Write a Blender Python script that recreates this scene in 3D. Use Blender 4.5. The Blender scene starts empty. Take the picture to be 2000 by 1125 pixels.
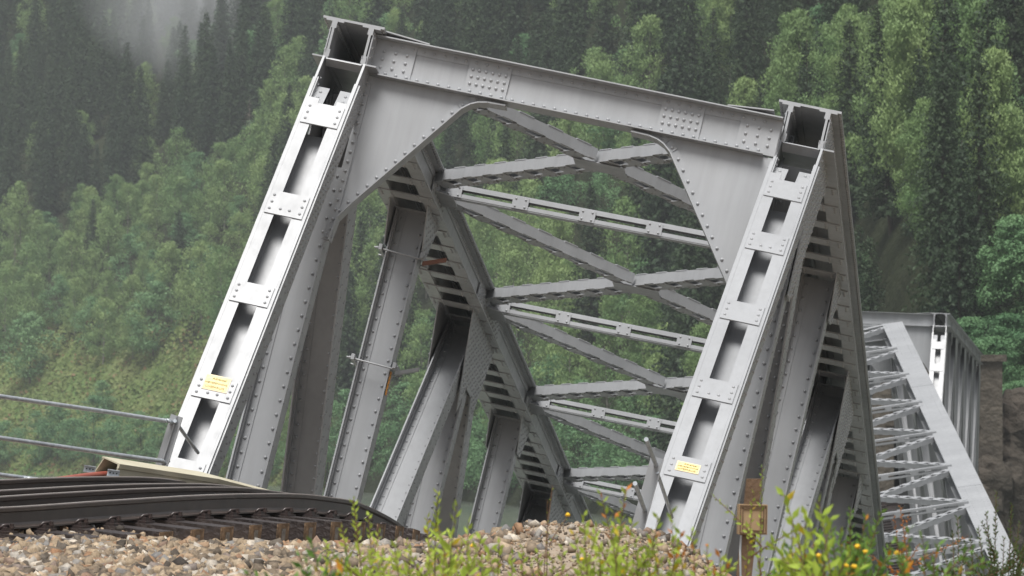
import bpy, math, random
import numpy as np
from mathutils import Vector, Matrix
random.seed(7); rng = np.random.default_rng(7)
R_ = math.radians
S = bpy.context.scene
COL = S.collection

# ------------------------------------------------------------------ camera, world, sun, exposure
F = 8870.0; PITCH = math.atan(242.5/8870)
cam_d = bpy.data.cameras.new('camera'); cam = bpy.data.objects.new('camera', cam_d); COL.objects.link(cam)
cam_d.sensor_width = 36.0; cam_d.lens = F*36/2000; cam_d.clip_start = .5; cam_d.clip_end = 6000
cam.location = (0, 0, 0); cam.rotation_euler = (math.pi/2 + PITCH, 0, 0)
cam_d.dof.use_dof = True; cam_d.dof.focus_distance = 44; cam_d.dof.aperture_fstop = 9
S.camera = cam
SUN_EL, SUN_AZ = 68, 192          # azimuth of the light source, degrees clockwise from +Y
W = bpy.data.worlds.new('World'); S.world = W; W.use_nodes = True
wn = W.node_tree; bg = wn.nodes['Background']
sky = wn.nodes.new('ShaderNodeTexSky'); sky.sky_type = 'NISHITA'; sky.sun_disc = False
sky.sun_elevation = R_(SUN_EL); sky.sun_rotation = R_(SUN_AZ); sky.air_density = 1.0; sky.dust_density = 4.0; sky.ozone_density = 1.0
hs = wn.nodes.new('ShaderNodeHueSaturation'); hs.inputs['Saturation'].default_value = .22
wn.links.new(sky.outputs[0], hs.inputs['Color']); wn.links.new(hs.outputs[0], bg.inputs[0]); bg.inputs[1].default_value = .07
sd = bpy.data.lights.new('sun', 'SUN'); sun = bpy.data.objects.new('sun', sd); COL.objects.link(sun)
sd.energy = 2.7; sd.angle = R_(28); sd.color = (1, .98, .95)
az = R_(SUN_AZ); el = R_(SUN_EL)
sdir = Vector((math.sin(az)*math.cos(el), math.cos(az)*math.cos(el), math.sin(el)))
sun.rotation_euler = sdir.to_track_quat('Z', 'Y').to_euler(); sun.location = (0, -20, 60)
S.view_settings.view_transform = 'Standard'; S.view_settings.look = 'None'; S.view_settings.exposure = .74; S.view_settings.gamma = 1
S.render.engine = 'CYCLES'
S.cycles.use_denoising = True; S.cycles.max_bounces = 6; S.cycles.diffuse_bounces = 2; S.cycles.volume_bounces = 0
S.cycles.transparent_max_bounces = 8

# ------------------------------------------------------------------ helpers
def at(px, py, Y):
    """world point at forward distance Y seen in direction (px,py) of a 2000x1125 frame"""
    return Vector(((px-1000)*Y/F, Y, (805-py)*Y/F))

def tag(o, label=None, cat=None, group=None, kind=None):
    if label: o['label'] = label
    if cat: o['category'] = cat
    if group: o['group'] = group
    if kind: o['kind'] = kind
    return o

def empty(name, loc, label=None, cat=None, group=None, mat=None):
    o = bpy.data.objects.new(name, None); COL.objects.link(o)
    if mat is not None: o.matrix_world = mat
    else: o.location = loc
    o.empty_display_size = .2
    return tag(o, label, cat, group)

def V(*a): return np.array(a, float)
def nrm(v): return v/np.linalg.norm(v)

_RING = []
for k in range(6):
    a = k*math.pi/3; _RING.append((math.cos(a), math.sin(a)))
class MB:
    """collects shapes, links them as ONE mesh object"""
    def __init__(s): s.v = []; s.f = []; s.n = 0; s.smooth = []; s.mi = []
    def add(s, vs, fs, smooth=False, mi=0):
        b = s.n; s.v.extend(tuple(map(float, p)) for p in vs); s.n += len(vs)
        for f in fs: s.f.append(tuple(i+b for i in f)); s.smooth.append(smooth); s.mi.append(mi)
    def bar(s, P, Q, u, v, ur, vr, mi=0):
        """prism from P to Q, rectangle ur x vr in the axes u, v"""
        P, Q, u, v = map(np.asarray, (P, Q, u, v))
        c = [(ur[0], vr[0]), (ur[1], vr[0]), (ur[1], vr[1]), (ur[0], vr[1])]
        vs = [P+a*u+b*v for a, b in c] + [Q+a*u+b*v for a, b in c]
        fs = [(3, 2, 1, 0), (4, 5, 6, 7), (0, 1, 5, 4), (1, 2, 6, 5), (2, 3, 7, 6), (3, 0, 4, 7)]
        if np.dot(np.cross(u, v), Q-P) < 0: fs = [f[::-1] for f in fs]
        s.add(vs, fs, mi=mi)
    def box(s, lo, hi, mi=0):
        s.bar((0, lo[1], 0), (0, hi[1], 0), (1, 0, 0), (0, 0, 1), (lo[0], hi[0]), (lo[2], hi[2]), mi)
    def plate(s, poly, n, t, mi=0):
        """polygon (3D points) thickened by t along n"""
        poly = [np.asarray(p, float) for p in poly]; n = nrm(np.asarray(n, float)); k = len(poly)
        nw = sum(np.cross(poly[i]-poly[0], poly[(i+1) % k]-poly[0]) for i in range(1, k-1)) if k > 2 else n
        if np.dot(nw, n) < 0: poly = poly[::-1]
        s.add(poly+[p+n*t for p in poly], [tuple(range(k))[::-1], tuple(range(k, 2*k))]+[(i, (i+1) % k, k+(i+1) % k, k+i) for i in range(k)], mi=mi)
    def rivet(s, p, n, r=.017, h=.8):
        r = r*1.22
        p = np.asarray(p, float); n = np.asarray(n, float)
        a = nrm(np.cross(n, (0, 0, 1) if abs(n[2]) < .9 else (1, 0, 0))); b = np.cross(n, a)
        vs = [p+r*(c*a+d*b) for c, d in _RING]+[p+r*.72*(c*a+d*b)+n*r*h*.75 for c, d in _RING]+[p+n*r*h*1.15]
        s.add(vs, [(i, (i+1) % 6, 6+(i+1) % 6, 6+i) for i in range(6)]+[(6+i, 6+(i+1) % 6, 12) for i in range(6)], True)
    def tube(s, pts, r, seg=8, caps=True, mi=0):
        pts = [np.asarray(p, float) for p in pts]; k = len(pts); rs = r if isinstance(r, (list, tuple)) else [r]*k
        vs = []; prev = None
        for i, p in enumerate(pts):
            d = nrm(pts[min(i+1, k-1)]-pts[max(i-1, 0)])
            a = np.cross(d, (0, 0, 1) if abs(d[2]) < .9 else (1, 0, 0)) if prev is None else prev-d*(prev@d)
            a = nrm(a); prev = a; b = np.cross(d, a)
            vs += [p+rs[i]*(math.cos(2*math.pi*j/seg)*a+math.sin(2*math.pi*j/seg)*b) for j in range(seg)]
        fs = [(i*seg+j, i*seg+(j+1) % seg, (i+1)*seg+(j+1) % seg, (i+1)*seg+j) for i in range(k-1) for j in range(seg)]
        s.add(vs, fs, True, mi)
        if caps:
            s.add(vs[:seg], [tuple(range(seg))[::-1]], mi=mi); s.add(vs[-seg:], [tuple(range(seg))], mi=mi)
    def sweep(s, pts, prof, ups=None, side=None, mi=0):
        """profile (a along side, b along up) swept along pts"""
        pts = [np.asarray(p, float) for p in pts]; k = len(pts); m = len(prof); vs = []
        for i, p in enumerate(pts):
            d = nrm(pts[min(i+1, k-1)]-pts[max(i-1, 0)])
            up = np.asarray(ups[i] if ups is not None else (0, 0, 1), float)
            sd_ = nrm(np.cross(d, up)); up2 = np.cross(sd_, d)
            vs += [p+a*sd_+b*up2 for a, b in prof]
        fs = [(i*m+j, i*m+(j+1) % m, (i+1)*m+(j+1) % m, (i+1)*m+j) for i in range(k-1) for j in range(m)]
        s.add(vs, fs, mi=mi); s.add(vs[:m], [tuple(range(m))[::-1]], mi=mi); s.add(vs[-m:], [tuple(range(m))], mi=mi)
    def build(s, name, mats, parent=None, off=None, origin=None):
        me = bpy.data.meshes.new(name)
        o_ = origin if origin is not None else V(0, 0, 0)
        vv = s.v if origin is None else [(a-o_[0], b-o_[1], c-o_[2]) for a, b, c in s.v]
        me.from_pydata(vv, [], s.f); me.polygons.foreach_set('use_smooth', s.smooth); me.polygons.foreach_set('material_index', s.mi)
        for m in (mats if isinstance(mats, (list, tuple)) else [mats]): me.materials.append(m)
        me.update()
        o = bpy.data.objects.new(name, me); COL.objects.link(o)
        if parent is not None: o.parent = parent
        if origin is not None: o.location = tuple(o_)
        return o

def np_mesh(name, verts, quads, mat, parent=None, loc=None, tri=False, cols=None, mats=None, mi=None):
    """fast mesh from numpy arrays; faces all quads (or all tris)"""
    me = bpy.data.meshes.new(name); k = 3 if tri else 4
    me.vertices.add(len(verts)); me.vertices.foreach_set('co', np.asarray(verts, np.float32).ravel())
    nf = len(quads); me.loops.add(nf*k); me.loops.foreach_set('vertex_index', np.asarray(quads, np.int32).ravel())
    me.polygons.add(nf); me.polygons.foreach_set('loop_start', np.arange(0, nf*k, k, dtype=np.int32))
    if mi is not None: me.polygons.foreach_set('material_index', np.asarray(mi, np.int32))
    if cols is not None:
        ca = me.color_attributes.new('tint', 'FLOAT_COLOR', 'POINT'); ca.data.foreach_set('color', np.asarray(cols, np.float32).ravel())
    me.update(calc_edges=True); me.validate()
    for m in (mats or [mat]): me.materials.append(m)
    o = bpy.data.objects.new(name, me); COL.objects.link(o)
    if parent is not None: o.parent = parent
    if loc is not None: o.location = loc
    return o

# ------------------------------------------------------------------ materials
def mat(name, col, rough=.6, spec=.5, noise=None, bump=None, metallic=0, extra=None):
    """noise = (scale, amount, second colour); bump = (scale, strength, distance)"""
    m = bpy.data.materials.new(name); m.use_nodes = True; nt = m.node_tree; b = nt.nodes['Principled BSDF']
    b.inputs['Base Color'].default_value = (*col, 1); b.inputs['Roughness'].default_value = rough
    b.inputs['Specular IOR Level'].default_value = spec; b.inputs['Metallic'].default_value = metallic
    tc = nt.nodes.new('ShaderNodeTexCoord')
    if noise:
        n = nt.nodes.new('ShaderNodeTexNoise'); n.inputs['Scale'].default_value = noise[0]; n.inputs['Detail'].default_value = 6
        nt.links.new(tc.outputs['Object'], n.inputs['Vector'])
        r = nt.nodes.new('ShaderNodeMapRange'); r.inputs[1].default_value = .5-noise[1]; r.inputs[2].default_value = .5+noise[1]
        nt.links.new(n.outputs['Fac'], r.inputs[0])
        x = nt.nodes.new('ShaderNodeMix'); x.data_type = 'RGBA'; x.inputs[6].default_value = (*col, 1); x.inputs[7].default_value = (*noise[2], 1)
        nt.links.new(r.outputs[0], x.inputs[0]); nt.links.new(x.outputs[2], b.inputs['Base Color'])
        m['mix'] = x.name
    if bump:
        n2 = nt.nodes.new('ShaderNodeTexNoise'); n2.inputs['Scale'].default_value = bump[0]; n2.inputs['Detail'].default_value = 5
        nt.links.new(tc.outputs['Object'], n2.inputs['Vector'])
        bp = nt.nodes.new('ShaderNodeBump'); bp.inputs['Strength'].default_value = bump[1]; bp.inputs['Distance'].default_value = bump[2]
        nt.links.new(n2.outputs['Fac'], bp.inputs['Height']); nt.links.new(bp.outputs[0], b.inputs['Normal'])
    if extra: extra(m, nt, b, tc)
    return m

def steel_extra(m, nt, b, tc):
    # rain streaks and grime of the paint: stretched noise, also varies the gloss
    mp = nt.nodes.new('ShaderNodeMapping'); mp.inputs['Scale'].default_value = (9, 9, .7)
    nt.links.new(tc.outputs['Object'], mp.inputs[0])
    n = nt.nodes.new('ShaderNodeTexNoise'); n.inputs['Scale'].default_value = 1.0; n.inputs['Detail'].default_value = 7; n.inputs['Roughness'].default_value = .65
    nt.links.new(mp.outputs[0], n.inputs['Vector'])
    r = nt.nodes.new('ShaderNodeMapRange'); r.inputs[1].default_value = .42; r.inputs[2].default_value = .72; r.inputs[4].default_value = .24
    nt.links.new(n.outputs['Fac'], r.inputs[0])
    x = nt.nodes.new('ShaderNodeMix'); x.data_type = 'RGBA'; x.inputs[7].default_value = (.165, .17, .17, 1)
    src = nt.nodes[m['mix']].outputs[2]
    nt.links.new(src, x.inputs[6]); nt.links.new(r.outputs[0], x.inputs[0]); nt.links.new(x.outputs[2], b.inputs['Base Color'])
    q = nt.nodes.new('ShaderNodeMapRange'); q.inputs[3].default_value = .24; q.inputs[4].default_value = .5
    nt.links.new(n.outputs['Fac'], q.inputs[0]); nt.links.new(q.outputs[0], b.inputs['Roughness'])

M = {}
M['steel'] = mat('grey_bridge_paint', (.298, .306, .318), .4, .5, (.8, .2, (.368, .377, .39)), (60, .05, .004), extra=steel_extra)
M['galv'] = mat('galvanised_steel', (.36, .39, .42), .42, .5, (14, .15, (.5, .53, .56)), (80, .1, .004), metallic=.35)
M['rail'] = mat('rail_steel_brown', (.045, .036, .032), .38, .6, (5, .2, (.075, .058, .05)), (40, .1, .003))
M['railtop'] = mat('worn_rail_top', (.26, .235, .22), .25, .6, (6, .2, (.24, .21, .19)))
M['iron'] = mat('wet_fastening_iron', (.03, .024, .024), .35, .6, (20, .2, (.06, .04, .035)), (60, .3, .004))
M['wood'] = mat('tarred_timber', (.022, .018, .018), .42, .5, (6, .22, (.06, .045, .04)), (25, .8, .02))
M['woodend'] = mat('timber_end_grain', (.045, .03, .02), .7, .3, (14, .2, (.26, .17, .10)), (30, .9, .02))
M['tinplate'] = mat('sleeper_end_plate', (.10, .09, .08), .5, .5, (30, .2, (.2, .18, .16)))
M['duct'] = mat('beige_duct_shell', (.50, .47, .36), .6, .4, (3, .2, (.42, .38, .28)), (30, .1, .004))
M['ductin'] = mat('duct_inside_brown', (.10, .085, .06), .8, .2)
M['red'] = mat('red_plastic_pipe', (.30, .095, .06), .45, .5, (8, .2, (.30, .07, .05)))
M['yellow'] = mat('sign_yellow', (.72, .56, .22), .5, .4, (30, .2, (.78, .64, .34)))
M['yellowrim'] = mat('sign_pale_rim', (.80, .66, .42), .5, .4)
M['ink'] = mat('sign_ink', (.25, .20, .06), .6, .3)
M['orange'] = mat('orange_tag', (.75, .30, .02), .5, .4)
M['rust'] = mat('rust_red_strap', (.20, .09, .06), .7, .3)
M['post'] = mat('old_timber_post', (.17, .11, .07), .8, .2, (7, .2, (.10, .065, .04)), (30, .8, .01))
M['boxlid'] = mat('junction_box_beige', (.36, .26, .15), .55, .4, (8, .2, (.30, .20, .11)))
M['bark'] = mat('bark', (.09, .075, .06), .9, .1, (3, .2, (.05, .042, .035)))
M['birchbark'] = mat('pale_bark', (.30, .28, .25), .9, .1, (3, .15, (.10, .09, .08)))
M['stone'] = mat('masonry_stone', (.115, .10, .08), .9, .2, (.9, .2, (.06, .052, .043)), (3, .8, .2))
M['rock'] = mat('rock_brown', (.075, .062, .05), .9, .2, (.35, .2, (.03, .028, .022)), (1.2, 1, .6))
M['dark'] = mat('tunnel_dark', (.01, .01, .01), .9, .1)
M['twig'] = mat('twig_brown', (.12, .07, .04), .8, .2)
M['flower'] = mat('flower_yellow', (.78, .48, .03), .6, .3)
M['sedge'] = mat('dry_flower_brown', (.30, .15, .08), .8, .2)

def leaf_mat(name, c1, c2, var=.5, trans=.3, nscale=.25, c3=None):
    m = bpy.data.materials.new(name); m.use_nodes = True; nt = m.node_tree; b = nt.nodes['Principled BSDF']
    b.inputs['Roughness'].default_value = .6; b.inputs['Specular IOR Level'].default_value = .25
    tc = nt.nodes.new('ShaderNodeTexCoord'); n = nt.nodes.new('ShaderNodeTexNoise'); n.inputs['Scale'].default_value = nscale; n.inputs['Detail'].default_value = 4
    oi = nt.nodes.new('ShaderNodeObjectInfo')
    nt.links.new(tc.outputs['Object'], n.inputs['Vector'])
    x = nt.nodes.new('ShaderNodeMix'); x.data_type = 'RGBA'; x.inputs[6].default_value = (*c1, 1); x.inputs[7].default_value = (*c2, 1)
    ad = nt.nodes.new('ShaderNodeMath'); ad.operation = 'MULTIPLY_ADD'; ad.inputs[1].default_value = var
    mr = nt.nodes.new('ShaderNodeMapRange'); mr.inputs[1].default_value = .35; mr.inputs[2].default_value = .65; mr.inputs[4].default_value = 1-var
    nt.links.new(n.outputs['Fac'], mr.inputs[0]); nt.links.new(oi.outputs['Random'], ad.inputs[0]); nt.links.new(mr.outputs[0], ad.inputs[2])
    nt.links.new(ad.outputs[0], x.inputs[0]); out = x.outputs[2]
    if c3:
        ge = nt.nodes.new('ShaderNodeNewGeometry'); rr = nt.nodes.new('ShaderNodeMapRange'); rr.inputs[1].default_value = .92; rr.inputs[2].default_value = .95
        y = nt.nodes.new('ShaderNodeMix'); y.data_type = 'RGBA'; y.inputs[7].default_value = (*c3, 1)
        nt.links.new(ge.outputs['Random Per Island'], rr.inputs[0]); nt.links.new(rr.outputs[0], y.inputs[0]); nt.links.new(out, y.inputs[6]); out = y.outputs[2]
    nt.links.new(out, b.inputs['Base Color'])
    tr = nt.nodes.new('ShaderNodeBsdfTranslucent'); nt.links.new(out, tr.inputs[0])
    ms = nt.nodes.new('ShaderNodeMixShader'); ms.inputs[0].default_value = trans
    o = nt.nodes['Material Output']
    nt.links.new(b.outputs[0], ms.inputs[1]); nt.links.new(tr.outputs[0], ms.inputs[2]); nt.links.new(ms.outputs[0], o.inputs[0])
    return m
M['spruce'] = leaf_mat('spruce_needles', (.028, .054, .028), (.058, .092, .040))
M['birch'] = leaf_mat('birch_leaves', (.12, .225, .085), (.29, .385, .15))
M['alder'] = leaf_mat('broad_leaves', (.10, .215, .10), (.20, .33, .15))
M['dead'] = leaf_mat('dead_needles', (.16, .13, .10), (.22, .17, .13))
M['rowan'] = leaf_mat('reddish_leaves', (.12, .09, .04), (.20, .12, .06))
M['shoot'] = leaf_mat('willow_leaves', (.23, .36, .045), (.48, .58, .09), .35, .4, 6, (.55, .42, .03))
M['shoot2'] = leaf_mat('shrub_leaves', (.08, .20, .035), (.23, .36, .08), .35, .4, 6, (.50, .22, .02))
M['smallleaf'] = leaf_mat('small_dark_leaves', (.035, .07, .02), (.11, .16, .05), .4, .35, 6)
M['ochre'] = leaf_mat('ochre_tip_leaves', (.45, .14, .02), (.55, .22, .04), .4, .4, 6)

# ------------------------------------------------------------------ steel truss span (local: X across, Y along, Z up, top plate of the left chord at x=0,z=0)
P_ = 5.951; H_ = 7.93; Y0 = .46; WB = 5.0; YE = Y0+8*P_+.46
ex, ey, ez = V(1, 0, 0), V(0, 1, 0), V(0, 0, 1)

def h_member(P, Q, hw, dep, detail, outer_rows=0, web_at=0.0, trim=0.0):
    """H-shaped built-up member from P (top) to Q (bottom): web across the bridge, flanges along the truss plane"""
    mb = MB(); P, Q = V(*P), V(*Q); e = nrm(Q-P); n = nrm(np.cross(ex, e))     # n points along the bridge
    if n[1] > 0: n = -n                                                       # towards the near end
    P = P+e*trim
    for s in (-1, 1):
        mb.bar(P, Q, ex, n, (s*hw-.009, s*hw+.009), (-dep, dep))
        a, b = sorted((s*(hw-.105), s*(hw-.009)))
        mb.bar(P, Q, ex, n, (a, b), (web_at+.006, web_at+.017)); mb.bar(P, Q, ex, n, (a, b), (web_at-.017, web_at-.006))
        a, b = sorted((s*(hw-.023), s*(hw-.0092)))
        mb.bar(P, Q, ex, n, (a, b), (web_at+.017, web_at+.10))
    mb.bar(P, Q, ex, n, (-hw+.009, hw-.009), (web_at-.006, web_at+.006))
    L = np.linalg.norm(Q-P)
    if detail:
        k = int(L/.16)
        for i in range(k):
            t = .1+i*.16
            for s in (-1, 1):
                mb.rivet(P+e*t+ex*s*(hw-.06)+n*(web_at+.017), n)
                for d in ((-dep*.75, dep*.75) if outer_rows < 2 else (-dep*.8, -dep*.5, dep*.5, dep*.8)):
                    mb.rivet(P+e*(t+.04)+ex*s*(hw+.009)+n*d, ex*s, .0115)
    return mb

def laced(P, Q, w, h, side, detail, pitch=.42, cut=0):
    """laced beam: battens on top and bottom (side=False) or on its two sides (side=True); top face at P,Q level"""
    mb = MB(); P, Q = V(*P), V(*Q); e = nrm(Q-P); u = nrm(np.cross(e, ez)); v = np.cross(u, e); L = np.linalg.norm(Q-P)
    if not side:
        for s in (-1, 1):
            mb.bar(P, Q, u, v, (s*w/2-.007, s*w/2+.007), (-h, 0))
            a, b = sorted((s*(w/2-.007), s*(w/2-.06)))
            mb.bar(P, Q, u, v, (a, b), (-.012, -.001)); mb.bar(P, Q, u, v, (a, b), (-h+.001, -h+.012))
        k = int(L/pitch)
        for i in range(k):
            c = P+e*((i+.5)*L/k)
            for z0, z1 in ((.0, .012), (-h-.012, -h)):
                mb.bar(c-e*pitch*.27, c+e*pitch*.27, u, v, (-w/2-.012, w/2+.012), (z0, z1))
            if detail:
                for s in (-1, 1):
                    for q in (-.06, .06):
                        mb.rivet(c+e*q+u*s*(w/2-.03)+v*.012, v, .013); mb.rivet(c+e*q+u*s*(w/2-.03)-v*(h+.012), -v, .013)
    else:
        for z in (0, -h):
            mb.bar(P, Q, u, v, (-w/2, w/2), (z-.007, z+.007))
            for s in (-1, 1):
                a, b = sorted((z-math.copysign(.007, z+h/2), z-math.copysign(.055, z+h/2)))
                mb.bar(P, Q, u, v, (s*w/2-.006, s*w/2+.006), (a, b))
        k = int(L/.8)
        for i in range(k+1):
            c = P+e*(.2+i*(L-.4)/k)
            for s in (-1, 1):
                mb.bar(c-e*.10, c+e*.10, u, v, (s*w/2+.006, s*w/2+.016) if s > 0 else (-w/2-.016, -w/2-.006), (-h+.006, -.012))
                if detail:
                    for q in (-.06, .06):
                        for z in (-.035, -h+.035): mb.rivet(c+e*q+u*s*(w/2+.016)+v*z, u*s, .013)
    return mb

def build_span(root, detail=True, org=V(2.5, Y0, -H_), pes=(3.88, 6.02), dys=(0, .48), dzs=(0, .226), gust=True):
    st = M['steel']
    def B(mb, name): return mb.build(name, st, root)
    def sh(mb):                                       # shift into the root's frame
        mb.v = [(a-org[0], b-org[1], c-org[2]) for a, b, c in mb.v]; return mb
    bat = {}
    for side in (0, 1):
        x0 = side*WB; ys = dys[side]; zt = dzs[side]
        # ---- top chord
        mb = MB(); T = .026
        mb.box((x0-.345, ys, zt-T), (x0+.345, YE, zt))
        for s in (-1, 1):
            X = x0+s*.205
            mb.box((X-.013, ys, zt-.445), (X+.013, YE, zt-T))
            mb.box((X-.030, ys, zt-.40), (X-.013, YE, zt-.36)); mb.box((X+.013, ys, zt-.40), (X+.030, YE, zt-.36)) if False else None
            for q in (-1, 1):                                  # flange angles
                a, b = sorted((X+q*.013, X+q*.029)); mb.box((a, ys, zt-.115), (b, YE, zt-T))
                a, b = sorted((X+q*.029, X+q*.10)); mb.box((a, ys, zt-T-.016), (b, YE, zt-T))
                a, b = sorted((X+q*.013, X+q*.027)); mb.box((a, ys, zt-.445), (b, YE, zt-.36))
            a, b = sorted((X-s*.02, X+s*.155)); mb.box((a, ys+(0 if s > 0 else 0), zt-.462), (b, YE, zt-.445))
        mb.box((x0-.33, 14.9, zt), (x0+.33, 27.5, zt+.011)); mb.box((x0-.33, 33.5, zt), (x0+.33, 40.5, zt+.011))
        for q in range(0, 150):
            for w in (-.28, -.15, .15, .28): mb.rivet((x0+w, ys+.4+q*.32, zt+.002), ez, .013)
        pitch = .79; y = ys+1.5; mb.box((x0-.19, ys+.03, zt-.458), (x0+.19, ys+1.3, zt-.447))
        while y < YE-.5:
            mb.box((x0-.34, y, zt-.477), (x0+.34, y+.27, zt-.462))
            if detail and y < 32:
                for s in (-1, 1):
                    for q in (.05, .135, .22):
                        mb.rivet((x0+s*.3, y+q, zt-.477), -ez, .015); mb.rivet((x0+s*.17, y+q, zt-.477), -ez, .015)
            y += pitch
        if detail:
            yy = ys+.05; i = 0
            while yy < 36:
                for s in (-1, 1):
                    mb.rivet((x0+s*(.205+.029), yy, zt-.08), ex*s, .016)
                    mb.rivet((x0+s*(.205+.027), yy+.04, zt-.40), ex*s, .016)
                    mb.rivet((x0+s*.275, yy, zt-T-.0), -ez, .017); mb.rivet((x0+s*.325, yy+.05, zt-T-.0), -ez, .017)
                    if yy < 14: mb.rivet((x0+s*(.205-.029), yy, zt-.08), -ex*s, .016)
                yy += .105
            for s in (-1, 1):                                   # thick ends of the web plates with bolts
                for q in range(5): mb.rivet((x0+s*.232, ys+.06, zt-.12-q*.06), ex*s, .016)
        B(sh(mb), 'top_chord')
        # ---- end posts
        for end in (0, 1):
            mb = MB(); pe = pes[side] if end == 0 else 5.5
            if end == 0: A = V(x0, ys, zt-.445); Bp = V(x0, -pe, -H_)
            else: A = V(x0, YE, zt-.445); Bp = V(x0, YE+pe, -H_)
            e = nrm(Bp-A); n = nrm(np.cross(ex, e))
            if (n[1] > 0) == (end == 0): n = -n
            L = np.linalg.norm(Bp-A)
            for s in (-1, 1):
                mb.bar(A-e*.0, Bp, ex, n, (x0*0+s*.228-.013, s*.228+.013), (-.47, .0))
                a, b = sorted((s*.098, s*.214)); mb.bar(A+e*.62, Bp, ex, n, (a, b), (-.016, -.001))
                a, b = sorted((s*.175, s*.214)); mb.bar(A, Bp, ex, n, (a, b), (-.12, -.104)) if False else None
                a, b = sorted((s*.200, s*.214)); mb.bar(A+e*.3, Bp, ex, n, (a, b), (-.15, -.016)); 
                a, b = sorted((s*.242, s*.262)); mb.bar(A+e*.3, Bp, ex, n, (a, b), (-.075, -.03))
            mb.bar(A+e*.95, Bp, ex, n, (-.214, .214), (-.262, -.25))
            for s in (-1, 1):
                a, b = sorted((s*.12, s*.214)); mb.bar(A+e*.95, Bp, ex, n, (a, b), (-.25, -.238)); mb.bar(A+e*.95, Bp, ex, n, (a, b), (-.462, -.45))
            if detail:
                for q in range(60):
                    if 1.1+q*.14 < L: mb.rivet(A+e*(1.1+q*.14)-ex*.165-n*.238, n, .014)
            for q in range(1, int(L)-1, 2): mb.bar(A+e*(q+.0), A+e*(q+.45), ex, n, (-.205, .205), (-.475, -.463))
            # splayed leaves at the mouth of the box
            for s in (-1, 1):
                a, b = sorted((s*.06, s*.2)); mb.bar(A+e*.36+n*-.10, A+e*.80+n*-.03, ex, n, (a, b), (-.02, -.006))
                if detail:
                    for q in (.45, .55, .65): mb.rivet(A+e*q+ex*s*.14-n*(.10-(q-.36)*.16)+n*-.006, n)
            # diaphragm under the chord
            mb.bar(A+e*.02, A+e*.035, ex, n, (-.2, .2), (-.12, .0))
            ss = [1.01, 2.03, 3.33, 4.65, 5.74, 7.0, 8.2, 9.3]
            if side == 1 and end == 0: ss = [.74, 1.73, 3.0, 4.35, 5.65, 6.95, 8.2, 9.3]
            rv = V(x0, 0, 0)*0
            for j, q in enumerate(ss):
                if q > L-.3: continue
                q0, q1 = (q-.30, q) if not (side == 1 and end == 0) else (q, q+.33)
                if side == 0: q0, q1 = (q-.0, q+.32) if j else (.70, 1.01)
                if side == 0 and end == 0: q0, q1 = [(.70, 1.01), (2.03, 2.35), (3.33, 3.61), (4.65, 4.93), (5.74, 6.1), (7, 7.3), (8.0, 8.3), (9, 9.3)][j]
                mb.bar(A+e*q0, A+e*q1, ex, n, (-.205, .205), (-.001, .013))
                bat[(side, end, j)] = (A+e*(q0+q1)/2+n*.013, e, n)
                if detail:
                    for s in (-1, 1):
                        for w in (.2, .5, .8): mb.rivet(A+e*(q0+(q1-q0)*w)+ex*s*.165+n*.013, n, .015)
                    if j % 2: [mb.rivet(A+e*(q0+(q1-q0)*.75)+ex*w+n*.013, n, .015) for w in (-.05, .05)]
            if detail:
                t = .25; i = 0
                while t < L-.1:
                    for s in (-1, 1):
                        cols = (.11, .21, .31, .41) if i % 2 else (.16, .26, .36)
                        if t > 3.0: cols = (.12, .40) if i % 2 else (.20, .31)
                        for d in cols: mb.rivet(A+e*t+ex*s*.241-n*d, ex*s, .0155)
                    for s in (-1, 1): mb.rivet(A+e*t+ex*s*.200-n*.09, -ex*s, .015)
                    t += .095; i += 1
            mb.v = [(a+ (0), b, c) for a, b, c in mb.v]
            B(sh(mb), 'end_post')
        # ---- bottom chord
        mb = MB()
        yb0, yb1 = -pes[side], YE+5.5
        for s in (-1, 1): mb.box((x0+s*.2-.012, yb0, -H_-.25), (x0+s*.2+.012, yb1, -H_+.2))
        mb.box((x0-.26, yb0, -H_+.2), (x0+.26, yb1, -H_+.215)); mb.box((x0-.26, yb0, -H_-.265), (x0+.26, yb1, -H_-.25))
        B(sh(mb), 'bottom_chord')
        # ---- verticals and diagonals
        for k in range(9):
            y = Y0+k*P_+(.10 if k == 0 else 0)
            dep = .15
            B(sh(h_member((x0, y, zt-(1.5 if k in (0, 8) else .47)), (x0, y, -H_+.21), .195, dep, detail and k < 5)), 'vertical_post')
        for k in range(8):
            ya, yb = Y0+k*P_, Y0+(k+1)*P_
            if k % 2 == 0: P, Q = (x0, ya+.10, zt-.45), (x0, yb-.2, -H_+.21)
            else: P, Q = (x0, yb-.10, zt-.45), (x0, ya+.2, -H_+.21)
            B(sh(h_member(P, Q, .19, .21 if k < 5 else .15, detail and k < 5, 2, web_at=0, trim=.25)), 'diagonal')
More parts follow.
